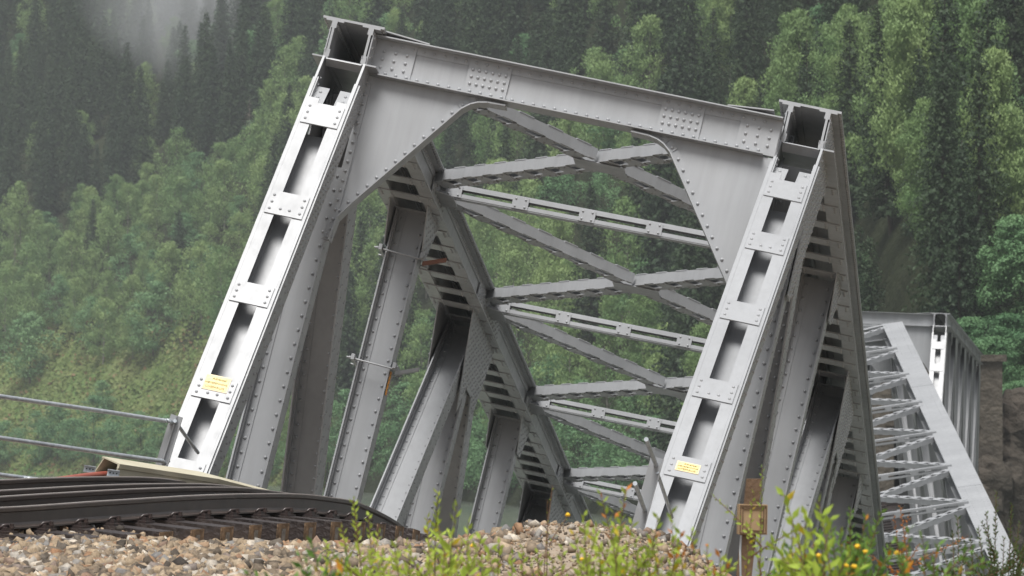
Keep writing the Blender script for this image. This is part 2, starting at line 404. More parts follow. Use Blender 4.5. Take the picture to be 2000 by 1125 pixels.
        # ---- gusset plates
        for k in range(9):
            y = Y0+k*P_
            for s in (-1, 1):
                X = x0+s*.2185
                mb = MB()
                if k % 2 == 0 and 0 < k < 8: poly = [(y-1.25, -.10), (y+1.25, -.10), (y+1.25, -.55), (y+.62, -1.75), (y+.28, -1.35), (y-.28, -1.35), (y-.62, -1.75), (y-1.25, -.55)]
                elif k == 0: poly = [(ys+.02, -.10), (y+1.3, -.10), (y+1.3, -.55), (y+.62, -1.55), (y+.16, -2.15), (y-.14, -2.15), (y-.16, -1.2), (ys+.02, -.45)]
                elif k == 8: poly = [(y-1.3, -.10), (YE-.02, -.10), (YE-.02, -.45), (y+.16, -1.3), (y-.14, -2.1), (y-.62, -1.55), (y-1.3, -.55)]
                else: poly = [(y-.55, -.10), (y+.55, -.10), (y+.55, -.47), (y+.17, -.95), (y-.17, -.95), (y-.55, -.47)]
                a = (k == 0) and 1 or 1
                poly3 = [V(X+s*.0125, p[0], zt+p[1]) for p in poly]
                if s < 0: poly3 = poly3[::-1]
                mb.plate(poly3, ex*s, .014)
                if detail and k < 6:
                    P2 = np.array(poly); lo = P2.min(0); hi = P2.max(0)
                    def inside(u, v):
                        c = False
                        for i in range(len(poly)):
                            (u1, v1), (u2, v2) = poly[i], poly[i-1]
                            if (v1 > v) != (v2 > v) and u < (u2-u1)*(v-v1)/(v2-v1)+u1: c = not c
                        return c
                    u = lo[0]+.05; r = 0
                    while u < hi[0]:
                        v = lo[1]+.04+(r % 2)*.045
                        while v < hi[1]:
                            if inside(u+.035, v) and inside(u-.035, v) and inside(u, v-.035): mb.rivet((X+s*.0265, u, zt+v), ex*s, .0165)
                            v += .11
                        u += .10 if k < 3 else .13; r += 1
                B(sh(mb), 'gusset_plate')
    # ---- portal frames
    for end in (0, 1):
        yp = .30 if end == 0 else YE-.3; sg = -1 if end == 0 else 1; n = ey*sg
        mb = MB(); x1, x2 = .225, WB-.225
        zt, zb = -.065, -.475
        def bx(a, b, z0, z1, t0, t1):      # t measured towards the near side (n)
            y_ = sorted((yp+sg*t0, yp+sg*t1)); mb.box((a, y_[0], z0), (b, y_[1], z1))
        bx(x1, x2, zb, zt, -.008, .008)
        bx(x1, x2, zt, zt+.014, -.15, .15); bx(x1+.13, x2-.13, zb-.014, zb, -.13, .13)
        bx(x1, x2, zt-.09, zt-.001, .008, .018); bx(x1, x2, zb+.001, zb+.085, .008, .018)
        bx(x1+.01, .70, zb+.002, zt-.002, .018, .030); bx(x2-.45, x2-.01, zb+.002, zt-.002, .018, .030)
        for a in (1.30, 3.45): bx(a, a+.47, zb+.002, zt-.002, .018, .030)
        for s in (0, 1):                                        # haunch plates above the beam ends
            xs = [.34, .84]; zz = [-.005, zt+.016]
            if s: xs = [WB-v for v in xs]
            pl = [V(xs[0], yp-.15, zz[0]), V(xs[1], yp-.15, zz[1]), V(xs[1], yp+.15, zz[1]), V(xs[0], yp+.15, zz[0])]
            mb.plate(pl if not s else pl[::-1], ez, .014)
            pl = [V(xs[0], yp, zt+.014), V(xs[1], yp, zt+.015), V(xs[0], yp, zz[0])]
            mb.plate(pl, ey, .012)
        def yf(t): return yp+sg*t
        if detail or True:
            N = 36 if detail else 0
            for i in range(N):
                x = .42+i*(WB-.84)/(N-1)
                for z in (zt-.045, zb+.04):
                    d = .030 if (x < .70 or x > x2-.45 or 1.3 < x < 1.77 or 3.45 < x < 3.92) else .018
                    mb.rivet((x, yf(d), z), n)
            if detail:
                for a in (1.30, 3.45):
                    for i in range(6):
                        for z in (-.19, -.27, -.35): mb.rivet((a+.05+i*.074, yf(.030), z), n)
                for a in (.30, x2-.42):
                    for i in range(3):
                        for z in (-.19, -.28, -.37): mb.rivet((a+.05+i*.13, yf(.030), z), n)
        B(sh(mb), 'portal_beam')
        for s in (0, 1):
            mb = MB()
            def mx(x): return WB-x if s else x
            # outer boundary of the knee: top under the beam, curved inner corner, diagonal edge
            arc = []
            c0 = V(1.80, -.52); 
            pts = [V(1.80, -.522), V(1.60, -.528), V(1.50, -.548), V(1.42, -.585), V(1.33, -.66), V(.42, -1.93), V(.30, -2.12), V(.27, -2.38)]
            outer = [V(.213, -2.42), V(.213, zb-.016), V(1.80, zb-.016)]
            poly = [V(mx(p[0]), yp-.006, p[1]) for p in outer+pts]
            if s: poly = poly[::-1]
            mb.plate(poly[::-1], ey, .012)
            # edge flange and angle along the inner boundary
            line = [V(mx(p[0]), yp, p[1]) for p in pts]
            for i in range(len(line)-1):
                a, b = line[i], line[i+1]; d = nrm(b-a); w = nrm(np.cross(d, ey)); 
                if (w[0] > 0) == (s == 0): w = -w            # towards the plate
                if abs(w[2]) > .9 and w[2] < 0: w = -w
                mb.bar(a-d*.002, b+d*.002, ey, w, (-.10, .10), (-.014, .0))
                mb.bar(a, b, ey, w, tuple(sorted((sg*.006, sg*.018))), (.0, .085))
            if detail:
                tot = 0; nextr = .06
                for i in range(len(line)-1):
                    a, b = line[i], line[i+1]; L = np.linalg.norm(b-a); d = (b-a)/L; w = nrm(np.cross(d, ey))
                    if (w[0] > 0) == (s == 0): w = -w
                    if abs(w[2]) > .9 and w[2] < 0: w = -w
                    while nextr < tot+L:
                        mb.rivet(a+d*(nextr-tot)+w*.045+ey*sg*.018, n); nextr += .135
                    tot += L
                z = -.6
                while z > -2.3: mb.rivet(V(mx(.26), yf(.03), z), n); z -= .11
            y_ = sorted((yf(.006), yf(.03))); mb.box((min(mx(.213), mx(.30)), y_[0], -2.35), (max(mx(.213), mx(.30)), y_[1], zb-.02))
            B(sh(mb), 'portal_knee')
    # ---- top struts and crossed braces
    for k in range(1, 8):
        y = Y0+k*P_
        B(sh(laced((.22, y, -.02), (WB-.22, y, .06), .11, .165, True, detail and k < 5)), 'strut')
        for side in (0, 1):
            x0 = side*WB; s = 1 if side == 0 else -1
            mb = MB(); mb.plate([V(x0+s*.2, y-.42, -.215), V(x0+s*.46, y-.24, -.215), V(x0+s*.46, y+.24, -.215), V(x0+s*.2, y+.42, -.215)][::s], -ez, .012)
            B(sh(mb), 'lateral_gusset')
    for k in range(8):
        ya, yb = Y0+k*P_, Y0+(k+1)*P_
        a0 = ya+(.35 if k else .5); b0 = yb-.35
        B(sh(laced((.24, b0, -.015), (WB-.24, a0, .0), .24, .13, False, detail and k < 5)), 'brace')
        m1 = V(2.5-.18, 0, 0)
        # the other brace is cut where it meets the first and joined by a gusset
        P, Q = V(.24, a0, -.015), V(WB-.24, b0, .0); c = (P+Q)/2; e = nrm(Q-P)
        mb = laced(P, c-e*.2, .24, .13, False, detail and k < 5); m2 = laced(c+e*.2, Q, .24, .13, False, detail and k < 5)
        mb.add(m2.v, m2.f); mb.plate([c+V(-.3, -.2, -.148), c+V(-.3, .2, -.148), c+V(.3, .2, -.148), c+V(.3, -.2, -.148)], -ez, .01)
        B(sh(mb), 'brace')
    # ---- floor: cross beams, stringers, timber deck
    for k in range(-1, 10):
        y = Y0+k*P_ if k >= 0 else -3.5
        if k == 9: y = YE+5.0
        mb = MB(); mb.box((.22, y-.01, -H_-.2), (WB-.22, y+.01, -H_+.6)); mb.box((.22, y-.12, -H_+.6), (WB-.22, y+.12, -H_+.615)); mb.box((.22, y-.12, -H_-.215), (WB-.22, y+.12, -H_-.2))
        B(sh(mb), 'floor_beam')
    for x in (1.6, 3.4):
        mb = MB(); mb.box((x-.01, -3.3, -H_+.62), (x+.01, YE+4.9, -H_+1.0)); mb.box((x-.12, -3.3, -H_+1.0), (x+.12, YE+4.9, -H_+1.015))
        B(sh(mb), 'stringer')
    return bat

def frame(Xa, Ya, origin_local, origin_world, org=V(2.5, Y0, -H_)):
    """matrix of the span's empty (at org in truss coordinates) from axes and one known point"""
    Ya = nrm(V(*Ya)); Xa = V(*Xa); Xa = nrm(Xa-(Xa@Ya)*Ya); Za = np.cross(Xa, Ya)
    Rm = np.array([Xa, Ya, Za]).T
    t = V(*origin_world)-Rm@V(*origin_local)
    p = Rm@org+t
    m = Matrix.Identity(4)
    for i in range(3):
        for j in range(3): m[i][j] = Rm[i, j]
        m[i][3] = p[i]
    return m, Rm, t

mN, RN, tN = frame((.96746, -.14338, -.20847), (.09792, .97191, -.21401), (0, 0, 0), (-1.7119, 49.1848, 4.2406))
near = empty('truss_bridge_span', None, 'grey riveted steel truss span tilted down from the embankment, nearest and largest', 'bridge span', mat=mN)
bat = build_span(near, True)
def NL(x, y, z): return Vector((RN@V(x, y, z)+tN).tolist())     # truss coordinates -> world

mF, RF, tF = frame((1, -.128, -.045), (.128, 1, -.0178), (WB, Y0, 0), (15.3, 162, 3.52))
far = empty('truss_bridge_span', None, 'distant upright grey truss span leading into the rock at the right', 'bridge span', mat=mF)
build_span(far, False, pes=(5.5, 5.5), dys=(0, 0), dzs=(0, 0))
mM, RM, tM = frame((1, -.0415, .13), (.89, 40.5, 6.1), (WB, Y0+8*P_, 0), (12.92, 154, 2.97))
mid = empty('truss_bridge_span', None, 'fallen pale truss span sloping up to the right, seen from above behind the nearest span', 'bridge span', mat=mM)
for ch in [o for o in COL.objects if o.parent == far]:
    c = ch.copy(); COL.objects.link(c); c.parent = mid

# timber deck on the middle and far span
for root in (mid, far):
    mb = MB(); y = -3.2
    while y < YE+4.5:
        mb.box((.9-2.5, y-Y0, 1.02), (4.1-2.5, y+.2-Y0, 1.2)); y += .5
    for x in (1.78, 3.22): mb.box((x-.035-2.5, -3.3-Y0, 1.2), (x+.035-2.5, YE+4.6-Y0, 1.36))
    for x in (.55, 4.1): mb.box((x-2.5, -3.3-Y0, 1.1), (x+.35-2.5, YE+4.6-Y0, 1.13))
    mb.build('deck', M['wood'], root)

# ------------------------------------------------------------------ small things fixed to the near span
def text_mesh(s, size):
    c = bpy.data.curves.new('lettering', 'FONT'); c.body = s; c.size = size; c.align_x = 'CENTER'; c.extrude = .0015
    o = bpy.data.objects.new('lettering', c); COL.objects.link(o)
    bpy.context.view_layer.update()
    me = bpy.data.meshes.new_from_object(o); bpy.data.objects.remove(o); me.materials.append(M['ink']); return me
for (side, j, lab, u0, w, h, sft) in ((0, 3, 'yellow warning sign with pale rim on the left sloping end post', 0, .27, .20, -.07), (1, 4, 'faded yellow warning sign low on the right sloping end post', 0, .235, .145, .0)):
    c, e, n = bat[(side, 0, j)]
    c = c+e*sft
    ax, up = ex, -e
    Rm = RN@np.array([ax, up, n]).T
    m = Matrix.Identity(4); p = RN@(c+n*.006)+tN
    for i in range(3):
        for k in range(3): m[i][k] = Rm[i, k]
        m[i][3] = p[i]
    r = empty('warning_sign', None, lab, 'sign', mat=m)
    mb = MB(); mb.box((-w/2, -h/2, -.004), (w/2, h/2, .0)); mb.build('rim', M['yellowrim'], r)
    mb = MB(); mb.box((-w/2+.012, -h/2+.012, 0), (w/2-.012, h/2-.012, .003)); pn_ = mb.build('panel', M['yellow'], r)
    for k, (tx, sz) in enumerate((('Advarsel', .042), ('HØYSPENNING', .034), ('LIVSFARLIG', .040))):
        me = text_mesh(tx, sz); o = bpy.data.objects.new('lettering', me); COL.objects.link(o); o.parent = pn_
        o.location = (.02 if k == 0 else 0, h/2-(.062+k*.055)*h/.2, .0046); o.scale = (w/.27, h/.2*.9, 1)
# clamps round the second vertical post of the left truss
for z, strap in ((-1.02, 'rust'), (-2.42, None)):
    yv = Y0+P_
    r = empty('post_clamp', NL(0, yv, z), 'rod clamp with rusty strap high on the second left vertical post' if strap else 'rod clamp with orange tag round the second left vertical post', 'clamp')
    o0 = NL(0, yv, z)
    def loc(x, y, zz): return V(*(NL(x, yv+y, z+zz)-o0))
    mb = MB()
    for y in (-.19, .19): mb.tube([loc(-.34, y, .0), loc(.30, y, -.03)], .011)
    for x in (-.26, .26): mb.bar(loc(x, -.24, .01), loc(x, .24, .01), nrm(loc(1, 0, 0)-loc(0, 0, 0)), nrm(loc(0, 0, 1)-loc(0, 0, 0)), (-.02, .02), (-.035, .035))
    for x in (-.3, .29): mb.rivet(loc(x, -.2, 0), nrm(loc(0, -1, 0)-loc(0, 0, 0)), .016)
    mb.build('clamp_rod', M['steel'], r)
    mb = MB(); a = loc(.27, -.1, -.06); b = loc(.50, .15, .10)
    mb.bar(a, b, nrm(loc(0, 1, 0)-loc(0, 0, 0)), nrm(loc(0, 0, 1)-loc(0, 0, 0)), (-.03, .03), (-.025, .02)); mb.build('strap', M['rust' if strap else 'steel'], r)
    if not strap:
        mb = MB(); q = nrm(loc(1, 0, 0)-loc(0, 0, 0)); w = nrm(loc(0, 0, 1)-loc(0, 0, 0))
        mb.bar(loc(.215, -.12, -.05), loc(.215, -.12, -.34), nrm(loc(0, 1, 0)-loc(0, 0, 0)), q, (-.0, .09), (0, .006)); mb.build('tag', M['orange'], r)
        mb = MB()
        for i in range(4): mb.bar(loc(.222, -.11, -.10-i*.06), loc(.222, -.05, -.08-i*.06), w, q, (-.008, .008), (0, .002))
        mb.build('tag_print', M['ink'], r)

# ------------------------------------------------------------------ track: rails on a curve, dropping with the bridge
near_pts = [(-700, 1012, 32.0), (-350, 1004, 34.0), (0, 991, 36.0), (200, 978, 37.6), (400, 966.5, 39.5), (560, 964, 41.2), (640, 971, 42.3), (700, 983, 43.3), (770, 1018, 44.8), (812, 1058, 46.1), (850, 1108, 47.6), (885, 1165, 49.3)]
base = [V(*at(*p)) for p in near_pts]
def spline(pts, n):
    out = []
    for i in range(len(pts)-1):
        p0, p1, p2, p3 = pts[max(i-1, 0)], pts[i], pts[i+1], pts[min(i+2, len(pts)-1)]
        for k in range(n):
            t = k/n
            out.append(.5*((2*p1)+(-p0+p2)*t+(2*p0-5*p1+4*p2-p3)*t*t+(-p0+3*p1-3*p2+p3)*t**3))
    return out+[pts[-1]]
path = spline(base, 6)
def off(path, d, cant):
    out = []
    for i, p in enumerate(path):
        t = path[min(i+1, len(path)-1)]-path[max(i-1, 0)]; t[2] = 0; t = nrm(t); q = V(-t[1], t[0], 0)
        out.append(p+q*d+V(0, 0, d*cant))
    return out
prof = [(-.07, -.172), (.07, -.172), (.07, -.160), (.02, -.145), (.0085, -.125), (.0085, -.045), (.034, -.034), (.036, -.008), (.028, -.0), (-.028, 0), (-.036, -.008), (-.034, -.034), (-.0085, -.045), (-.0085, -.125), (-.02, -.145), (-.07, -.160)]
for d, nm, lab in ((0, 'running_rail', 'brown running rail nearest the camera, bending down onto the bridge'), (.55, 'guard_rail', 'brown guard rail just inside the nearest running rail'), (.86, 'guard_rail', 'brown guard rail just inside the farther running rail'), (1.435, 'running_rail', 'brown running rail on the far side of the track beside the beige duct')):
    pp = off(path, d, .10)
    if nm == 'guard_rail': pp = [p+V(0, 0, -.0) for p in pp]
    mb = MB(); o = V(*pp[0]); mb.sweep(pp, prof)
    ro = mb.build(nm, M['rail'], origin=o); mb = MB(); mb.sweep(pp, [(-.024, .0), (.024, .0), (.020, .004), (-.020, .004)]); hd = mb.build('rail_head', M['railtop'], ro, origin=o); hd.location = (0, 0, 0)
    tag(ro, lab, 'rail', 'rails of the curved track')
# sleepers along the path
cum = [0]
for i in range(1, len(path)): cum.append(cum[-1]+np.linalg.norm(path[i]-path[i-1]))
def along(s):
    i = min(max(np.searchsorted(cum, s)-1, 0), len(path)-2); t = (s-cum[i])/(cum[i+1]-cum[i])
    return path[i]*(1-t)+path[i+1]*t, nrm(path[i+1]-path[i])
def sleeper_mesh():
    mb = MB(); mb.box((-.12, -.62, -.22), (.12, 1.98, 0)); mb.build('x', M['wood']); o = COL.objects[-1]; me = o.data
    bpy.data.objects.remove(o); return me
proto_s = None; ns = 0
s_ = 0.25
while s_ < cum[-1]-1.2:
    p, t = along(s_)
    th = V(t[0], t[1], 0); th = nrm(th); q = V(-th[1], th[0], .10); q = nrm(q); up = np.cross(t, q); up = up if up[2] > 0 else -up
    Rm = np.array([t, q, np.cross(t, q)]).T
    m = Matrix.Identity(4); pos = p+np.cross(t, q)*(-.188)
    for i in range(3):
        for k in range(3): m[i][k] = Rm[i, k]
        m[i][3] = pos[i]
    r = bpy.data.objects.new('sleeper', None); COL.objects.link(r); r.matrix_world = m
    if proto_s is None:
        proto_s = []
        mb = MB(); mb.box((-.125, -.60, -.24), (.125, 1.98, 0)); proto_s.append(mb.build('timber', [M['wood']], r))
        mb = MB(); mb.box((-.124, -.612, -.238), (.124, -.602, -.004)); proto_s.append(mb.build('end_grain', [M['woodend']], r))
        mb = MB(); mb.box((-.03, -.620, -.17), (.035, -.611, -.05)); mb.box((-.012, -.624, -.15), (.018, -.619, -.07)); proto_s.append(mb.build('end_plate', [M['tinplate']], r))
        for yc in (0, 1.435):
            mb = MB(); mb.box((-.09, yc-.17, .002), (.09, yc+.17, .018))
            for sd_ in (-1, 1):
                yy = yc+sd_*.115
                mb.box((-.05, yy-.03, .018), (.05, yy+.03, .045))
                mb.tube([(-.05, yy-sd_*.02, .04), (-.045, yy+.0, .062), (0, yy+sd_*.02, .068), (.03, yy+sd_*.0, .055), (.02, yy-sd_*.035, .04)], .0115, 6)
                mb.tube([(.055, yy+sd_*.02, .018), (.055, yy+sd_*.02, .075)], .019, 6); mb.tube([(.055, yy+sd_*.02, .04), (.055, yy+sd_*.02, .052)], .03, 8)
            proto_s.append(mb.build('rail_fastening', [M['iron']], r))
    else:
        for ch in proto_s: c = ch.copy(); COL.objects.link(c); c.parent = r
    px = 1000+pos[0]/pos[1]*F
    lab = ('tarred timber sleeper under the rails, half buried in ballast left of the exposed ends' if px < 480 else 'dark timber sleeper with its bare end standing clear of the washed out ballast' if px < 740 else 'hanging timber sleeper at the very end of the row beyond the rail crest')
    tag(r, lab, 'sleeper', 'sleepers '+('half buried at the left' if px < 480 else 'with exposed ends' if px < 740 else 'hanging past the crest'))
    s_ += .60; ns += 1

# ------------------------------------------------------------------ cable duct, red pipe, railing
d0 = V(*at(208, 931, 42.0)); d1 = V(*at(400, 960, 43.1)); d2 = V(*at(545, 997, 44.3))
r = empty('cable_duct', at(208, 930, 42.0), 'beige cable duct with open end beside the rails, red pipe running into it', 'cable duct')
path_d = [d0-d0, d1-d0, d2-d0]
tilt = nrm(V(.12, -.30, .9)); 
mb = MB()
mb.sweep(path_d, [(.115, 0), (.125, 0), (.100, .145), (.09, .145)], ups=[tilt]*3)
mb.sweep(path_d, [(-.155, 0), (-.145, 0), (-.09, .145), (-.10, .145)], ups=[tilt]*3)
mb.sweep(path_d, [(-.15, -.012), (.12, -.012), (.12, -.001), (-.15, -.001)], ups=[tilt]*3)
mb.build('trough', M['duct'], r)
mb = MB(); mb.sweep(path_d, [(-.112, .130), (-.112, .1455), (.102, .1455), (.102, .115), (.118, .115), (.118, .158), (-.118, .158), (-.118, .130)], ups=[tilt]*3)
mb.build('lid', M['duct'], r)
for (x, y, Y, sz) in ((222, 925, 41.9, 0), (176, 917, 42.3, 0)):
    mb = MB(); c = V(*at(x, y, Y))-d0; a = c-V(.055, 0, -.008); b = c+V(.055, 0, -.008)
    mb.bar(a, b, nrm(V(.2, 0, 1)), ey, (-.03, .03), (0, .02)); mb.bar(a, b, nrm(V(.2, 0, 1)), ey, (.024, .032), (-.03, 0)); mb.bar(a, b, nrm(V(.2, 0, 1)), ey, (-.032, -.024), (-.03, 0))
    br_ = mb.build('bracket', M['galv'], r)
    mb = MB()
    for q in (-.03, .0, .03): mb.bar(c+V(q-.006, -.002, -q*.15), c+V(q+.006, -.002, -q*.15), nrm(V(.2, 0, 1)), ey, (-.006, .006), (0, .004))
    mb.build('bracket_hole', M['dark'], br_)
mb = MB(); pp = [V(*at(*p)) for p in ((-60, 948, 39.5), (60, 943, 40.4), (120, 937, 41.0), (170, 930, 41.6), (215, 926, 42.2), (235, 927, 42.8))]
mb.tube(spline(pp, 4), .032, 10); tag(mb.build('pipe', M['red'], origin=pp[0]), 'red plastic conduit pipe entering the open end of the beige duct', 'pipe')

def railing(parts, label, loc):
    r = empty('railing', loc, label, 'railing', 'pipe railings of the bridge ends'); L0 = V(*loc)
    for nm, pts, rad in parts: 
        mb = MB(); mb.tube([p-L0 for p in spline([V(*at(*p)) for p in pts], 4)], rad, 10); mb.build(nm, M['galv'], r)
    return r, L0
r, L0 = railing([('pipe', [(-500, 700, 38), (0, 774, 41), (200, 803, 42.5), (310, 820, 43.3), (330, 822, 43.35), (338, 827, 43.5)], .021),
                 ('pipe', [(-500, 785, 38), (0, 855, 41), (200, 884, 42.5), (300, 898, 43.2), (316, 900, 43.3), (322, 905, 43.4)], .021),
                 ('pipe', [(-500, 862, 38), (0, 927, 41), (60, 935, 41.3), (160, 948, 41.8)], .021),
                 ('brace', [(342, 822, 43.4), (362, 850, 43.9), (387, 884, 44.5)], .018)], 'galvanised pipe railing with three bars at the left, ending beside the left end post', at(325, 930, 43.4))
mb = MB(); a = V(*at(346, 812, 43.45))-L0; b = V(*at(305, 945, 43.45))-L0; e = nrm(b-a); q = nrm(np.cross(e, ey))
if q[0] < 0: q = -q
mb.bar(a, b, q, ey, (-.06, .06), (0, .01)); mb.bar(a, b, q, ey, (.05, .06), (-.07, 0)); mb.bar(a, b, q, ey, (-.008, .004), (-.03, -.0)); mb.build('rail_post', M['steel'], r)
r, L0 = railing([('pipe', [(1262, 858, 40.4), (1281, 908, 41.5)], .021), ('pipe', [(1240, 944, 40.4), (1259, 996, 41.5)], .021), ('brace', [(1283, 922, 41.5), (1298, 966, 42.1), (1312, 1010, 42.7)], .018)],
                'short broken pipe railing with two stubs left of the right end post', at(1240, 1080, 41.5))
mb = MB(); a = V(*at(1286, 894, 41.5))-L0; b = V(*at(1232, 1085, 41.5))-L0; e = nrm(b-a); q = nrm(np.cross(e, ey))
if q[0] < 0: q = -q
mb.bar(a, b, q, ey, (-.07, .05), (0, .01)); mb.bar(a, b, q, ey, (.04, .05), (-.08, 0)); mb.build('rail_post', M['steel'], r)

# ------------------------------------------------------------------ junction box on an old timber post
c0 = at(1462, 1125, 28)
r = empty('junction_box_post', c0, 'beige junction box on a weathered timber post in front of the right truss', 'junction box')
def jl(px, py, Y=28): return V(*at(px, py, Y))-V(*c0)
mb = MB(); e = nrm(jl(1471, 930)-jl(1448, 1160)); 
mb.bar(jl(1446, 1190), jl(1473, 935), ex, ey, (-.047, .047), (0, .07)); mb.build('timber_post', M['post'], r)
mb = MB(); b0 = jl(1441, 1043, 27.98); w = .178; h = .185
xx = nrm(V(1, .1, -.02)); zz = nrm(V(.02, 0, 1)); yy = nrm(np.cross(zz, xx))
mb.bar(b0, b0+zz*h, xx, yy, (0, w), (-.02, .06)); 
mb.build('box_body', M['boxlid'], r)
mb = MB()
for k, (i, o_) in enumerate(((.006, .010), (.022, .026))):
    for (a0, a1, b0_, b1_) in ((i, w-i, i, i+.005), (i, w-i, h-i-.005, h-i), (i, i+.005, i, h-i), (w-i-.005, w-i, i, h-i)):
        mb.bar(b0+zz*b0_, b0+zz*b1_, xx, yy, (a0, a1), (-.028+k*.0, -.0201))
mb.bar(b0+zz*.08, b0+zz*.10, xx, yy, (.13, .15), (-.034, -.0201)); mb.build('box_lid', M['post'], r)
mb = MB(); mb.tube([jl(1447, 1045), jl(1445, 1075), jl(1446, 1130)], .008, 6); mb.build('cable', M['galv'], r)

# ------------------------------------------------------------------ ground near the camera (embankment top, washed out edge)
def smooth(a, b, x): t = np.clip((x-a)/(b-a), 0, 1); return t*t*(3-2*t)
def hnoise(x, y, s=1.0, seed=0):
    v = 0
    for i, (fx, fy, ph, am) in enumerate(((1.1, .7, .3, 1), (.6, -1.3, 1.7, .8), (2.3, 1.9, 4.1, .45), (-3.7, 2.6, .9, .3), (5.1, 4.7, 2.2, .18), (-8.3, 7.1, 5.0, .1))):
        v = v+am*np.sin(fx*x/s+fy*y/s+ph+seed)
    return v/2.2
def ground_z(x, y):
    px = x/y*F+1000
    z = -1.085+.045*smooth(-2.4, -3.6, x)+.0*y
    z = z-.24*smooth(36.2, 38.6, y)*smooth(-3.2, -2.5, x)                # washed hollow under the exposed sleepers
    z = z+.195*np.exp(-np.abs((x-.48)/.85)**2.6)*np.exp(-((y-34)/3.4)**2)  # sandy mound in the middle
    z = z+.03*np.exp(-((x-.3)/.3)**2-((y-35)/2)**2)
    edge = 41.8-3.2*smooth(-1.6, .5, x)                                # where the fill has been washed away
    z = z-3.2*smooth(0, 4, y-edge-(3.5)*smooth(-2.2, -5, x))
    z = z-.5*smooth(1.15, 2.2, x)*smooth(20, 27, y)-4*smooth(1.9, 8, x)*smooth(22, 30, y)
    z = z-7*smooth(43, 62, y)
    z = z+.012*hnoise(x, y, .35)+.018*hnoise(x, y, 1.3, 2)
    return z
gx = np.concatenate([np.linspace(-60, -9, 18), np.linspace(-8.6, 8, 150), np.linspace(9, 60, 18)]); gy = np.concatenate([np.linspace(-20, 15, 8), np.linspace(16, 48, 230), np.linspace(50, 75, 12)])
GX, GY = np.meshgrid(gx, gy); GZ = ground_z(GX, np.maximum(GY, 1)); GZ = np.where(GY < 16, -.95-.0*GX, GZ)
vs = np.stack([GX, GY, GZ], -1).reshape(-1, 3); nx, ny = len(gx), len(gy)
ii = np.arange((ny-1)*(nx-1)); r0 = ii//(nx-1)*nx+ii % (nx-1)
qd = np.stack([r0, r0+1, r0+nx+1, r0+nx], -1)
M['sand'] = mat('pale_sandy_gravel', (.42, .34, .26), .95, .1, (14, .2, (.26, .21, .16)), (90, .8, .02))
g = np_mesh('ground', vs, qd, M['sand']); tag(g, kind='structure')

# ballast stones
def stone_mat():
    m = bpy.data.materials.new('ballast_stone'); m.use_nodes = True; nt = m.node_tree; b = nt.nodes['Principled BSDF']
    b.inputs['Roughness'].default_value = .85; b.inputs['Specular IOR Level'].default_value = .25
    ge = nt.nodes.new('ShaderNodeNewGeometry'); cr = nt.nodes.new('ShaderNodeValToRGB'); el_ = cr.color_ramp.elements
    cols = [(0, (.045, .038, .032)), (.15, (.20, .155, .11)), (.35, (.31, .235, .155)), (.5, (.10, .085, .07)), (.6, (.38, .30, .21)), (.74, (.24, .135, .075)), (.85, (.16, .155, .15)), (1, (.50, .44, .36))]
    el_[0].position = 0; el_[0].color = (*cols[0][1], 1); el_[1].position = 1; el_[1].color = (*cols[-1][1], 1)
    for p, c in cols[1:-1]: e_ = el_.new(p); e_.color = (*c, 1)
    nt.links.new(ge.outputs['Random Per Island'], cr.inputs[0])
    tc = nt.nodes.new('ShaderNodeTexCoord'); n = nt.nodes.new('ShaderNodeTexNoise'); n.inputs['Scale'].default_value = 45; n.inputs['Detail'].default_value = 4
    nt.links.new(tc.outputs['Object'], n.inputs['Vector'])
    x = nt.nodes.new('ShaderNodeMix'); x.data_type = 'RGBA'; x.blend_type = 'OVERLAY'; x.inputs[0].default_value = .6
    nt.links.new(cr.outputs[0], x.inputs[6]); nt.links.new(n.outputs['Fac'], x.inputs[7]); nt.links.new(x.outputs[2], b.inputs['Base Color'])
    return m
M['ballast'] = stone_mat()
ico = np.array([(x, y, z) for x in (-1, 1) for y in (-1, 1) for z in (-1, 1)], float)*.72
icf = np.array([(0, 1, 3), (0, 3, 2), (4, 6, 7), (4, 7, 5), (0, 4, 5), (0, 5, 1), (2, 3, 7), (2, 7, 6), (0, 2, 6), (0, 6, 4), (1, 5, 7), (1, 7, 3)])
def stones(name, pts, sizes):
    n = len(pts)
    q = rng.normal(size=(n, 4)); q /= np.linalg.norm(q, axis=1)[:, None]; w, x, y, z = q.T
    Rm = np.stack([1-2*(y*y+z*z), 2*(x*y-z*w), 2*(x*z+y*w), 2*(x*y+z*w), 1-2*(x*x+z*z), 2*(y*z-x*w), 2*(x*z-y*w), 2*(y*z+x*w), 1-2*(x*x+y*y)], -1).reshape(n, 3, 3)
    v = ico[None]*rng.uniform(.55, 1.30, (n, 8, 3))*np.stack([np.ones(n), rng.uniform(.55, .95, n), rng.uniform(.45, .85, n)], -1)[:, None]
    v = np.einsum('nij,nkj->nki', Rm, v)*sizes[:, None, None]+pts[:, None]
    f = icf[None]+(np.arange(n)*8)[:, None, None]
    return np_mesh(name, v.reshape(-1, 3), f.reshape(-1, 3), M['ballast'], tri=True)
def scatter(n, fx, fy, smin, smax, lift=0, cond=None):
    x = rng.uniform(*fx, n*2); y = rng.uniform(*fy, n*2); px = 1000+x/y*F
    k = (px > -80) & (px < 1600)
    if cond is not None: k &= cond(x, y, px)
    x, y = x[k][:n], y[k][:n]; s = smin+(smax-smin)*rng.random(len(x))**1.8
    z = ground_z(x, y)+s*rng.uniform(-.25, .55, len(x))+lift
    return np.stack([x, y, z], -1), s
p1, s1 = scatter(19000, (-4.8, .3), (24, 42.5), .022, .070, cond=lambda x, y, px: (px < 640+500*rng.random(len(x))**3))
p2, s2 = scatter(9000, (-1.5, 3.0), (26, 38), .008, .022)
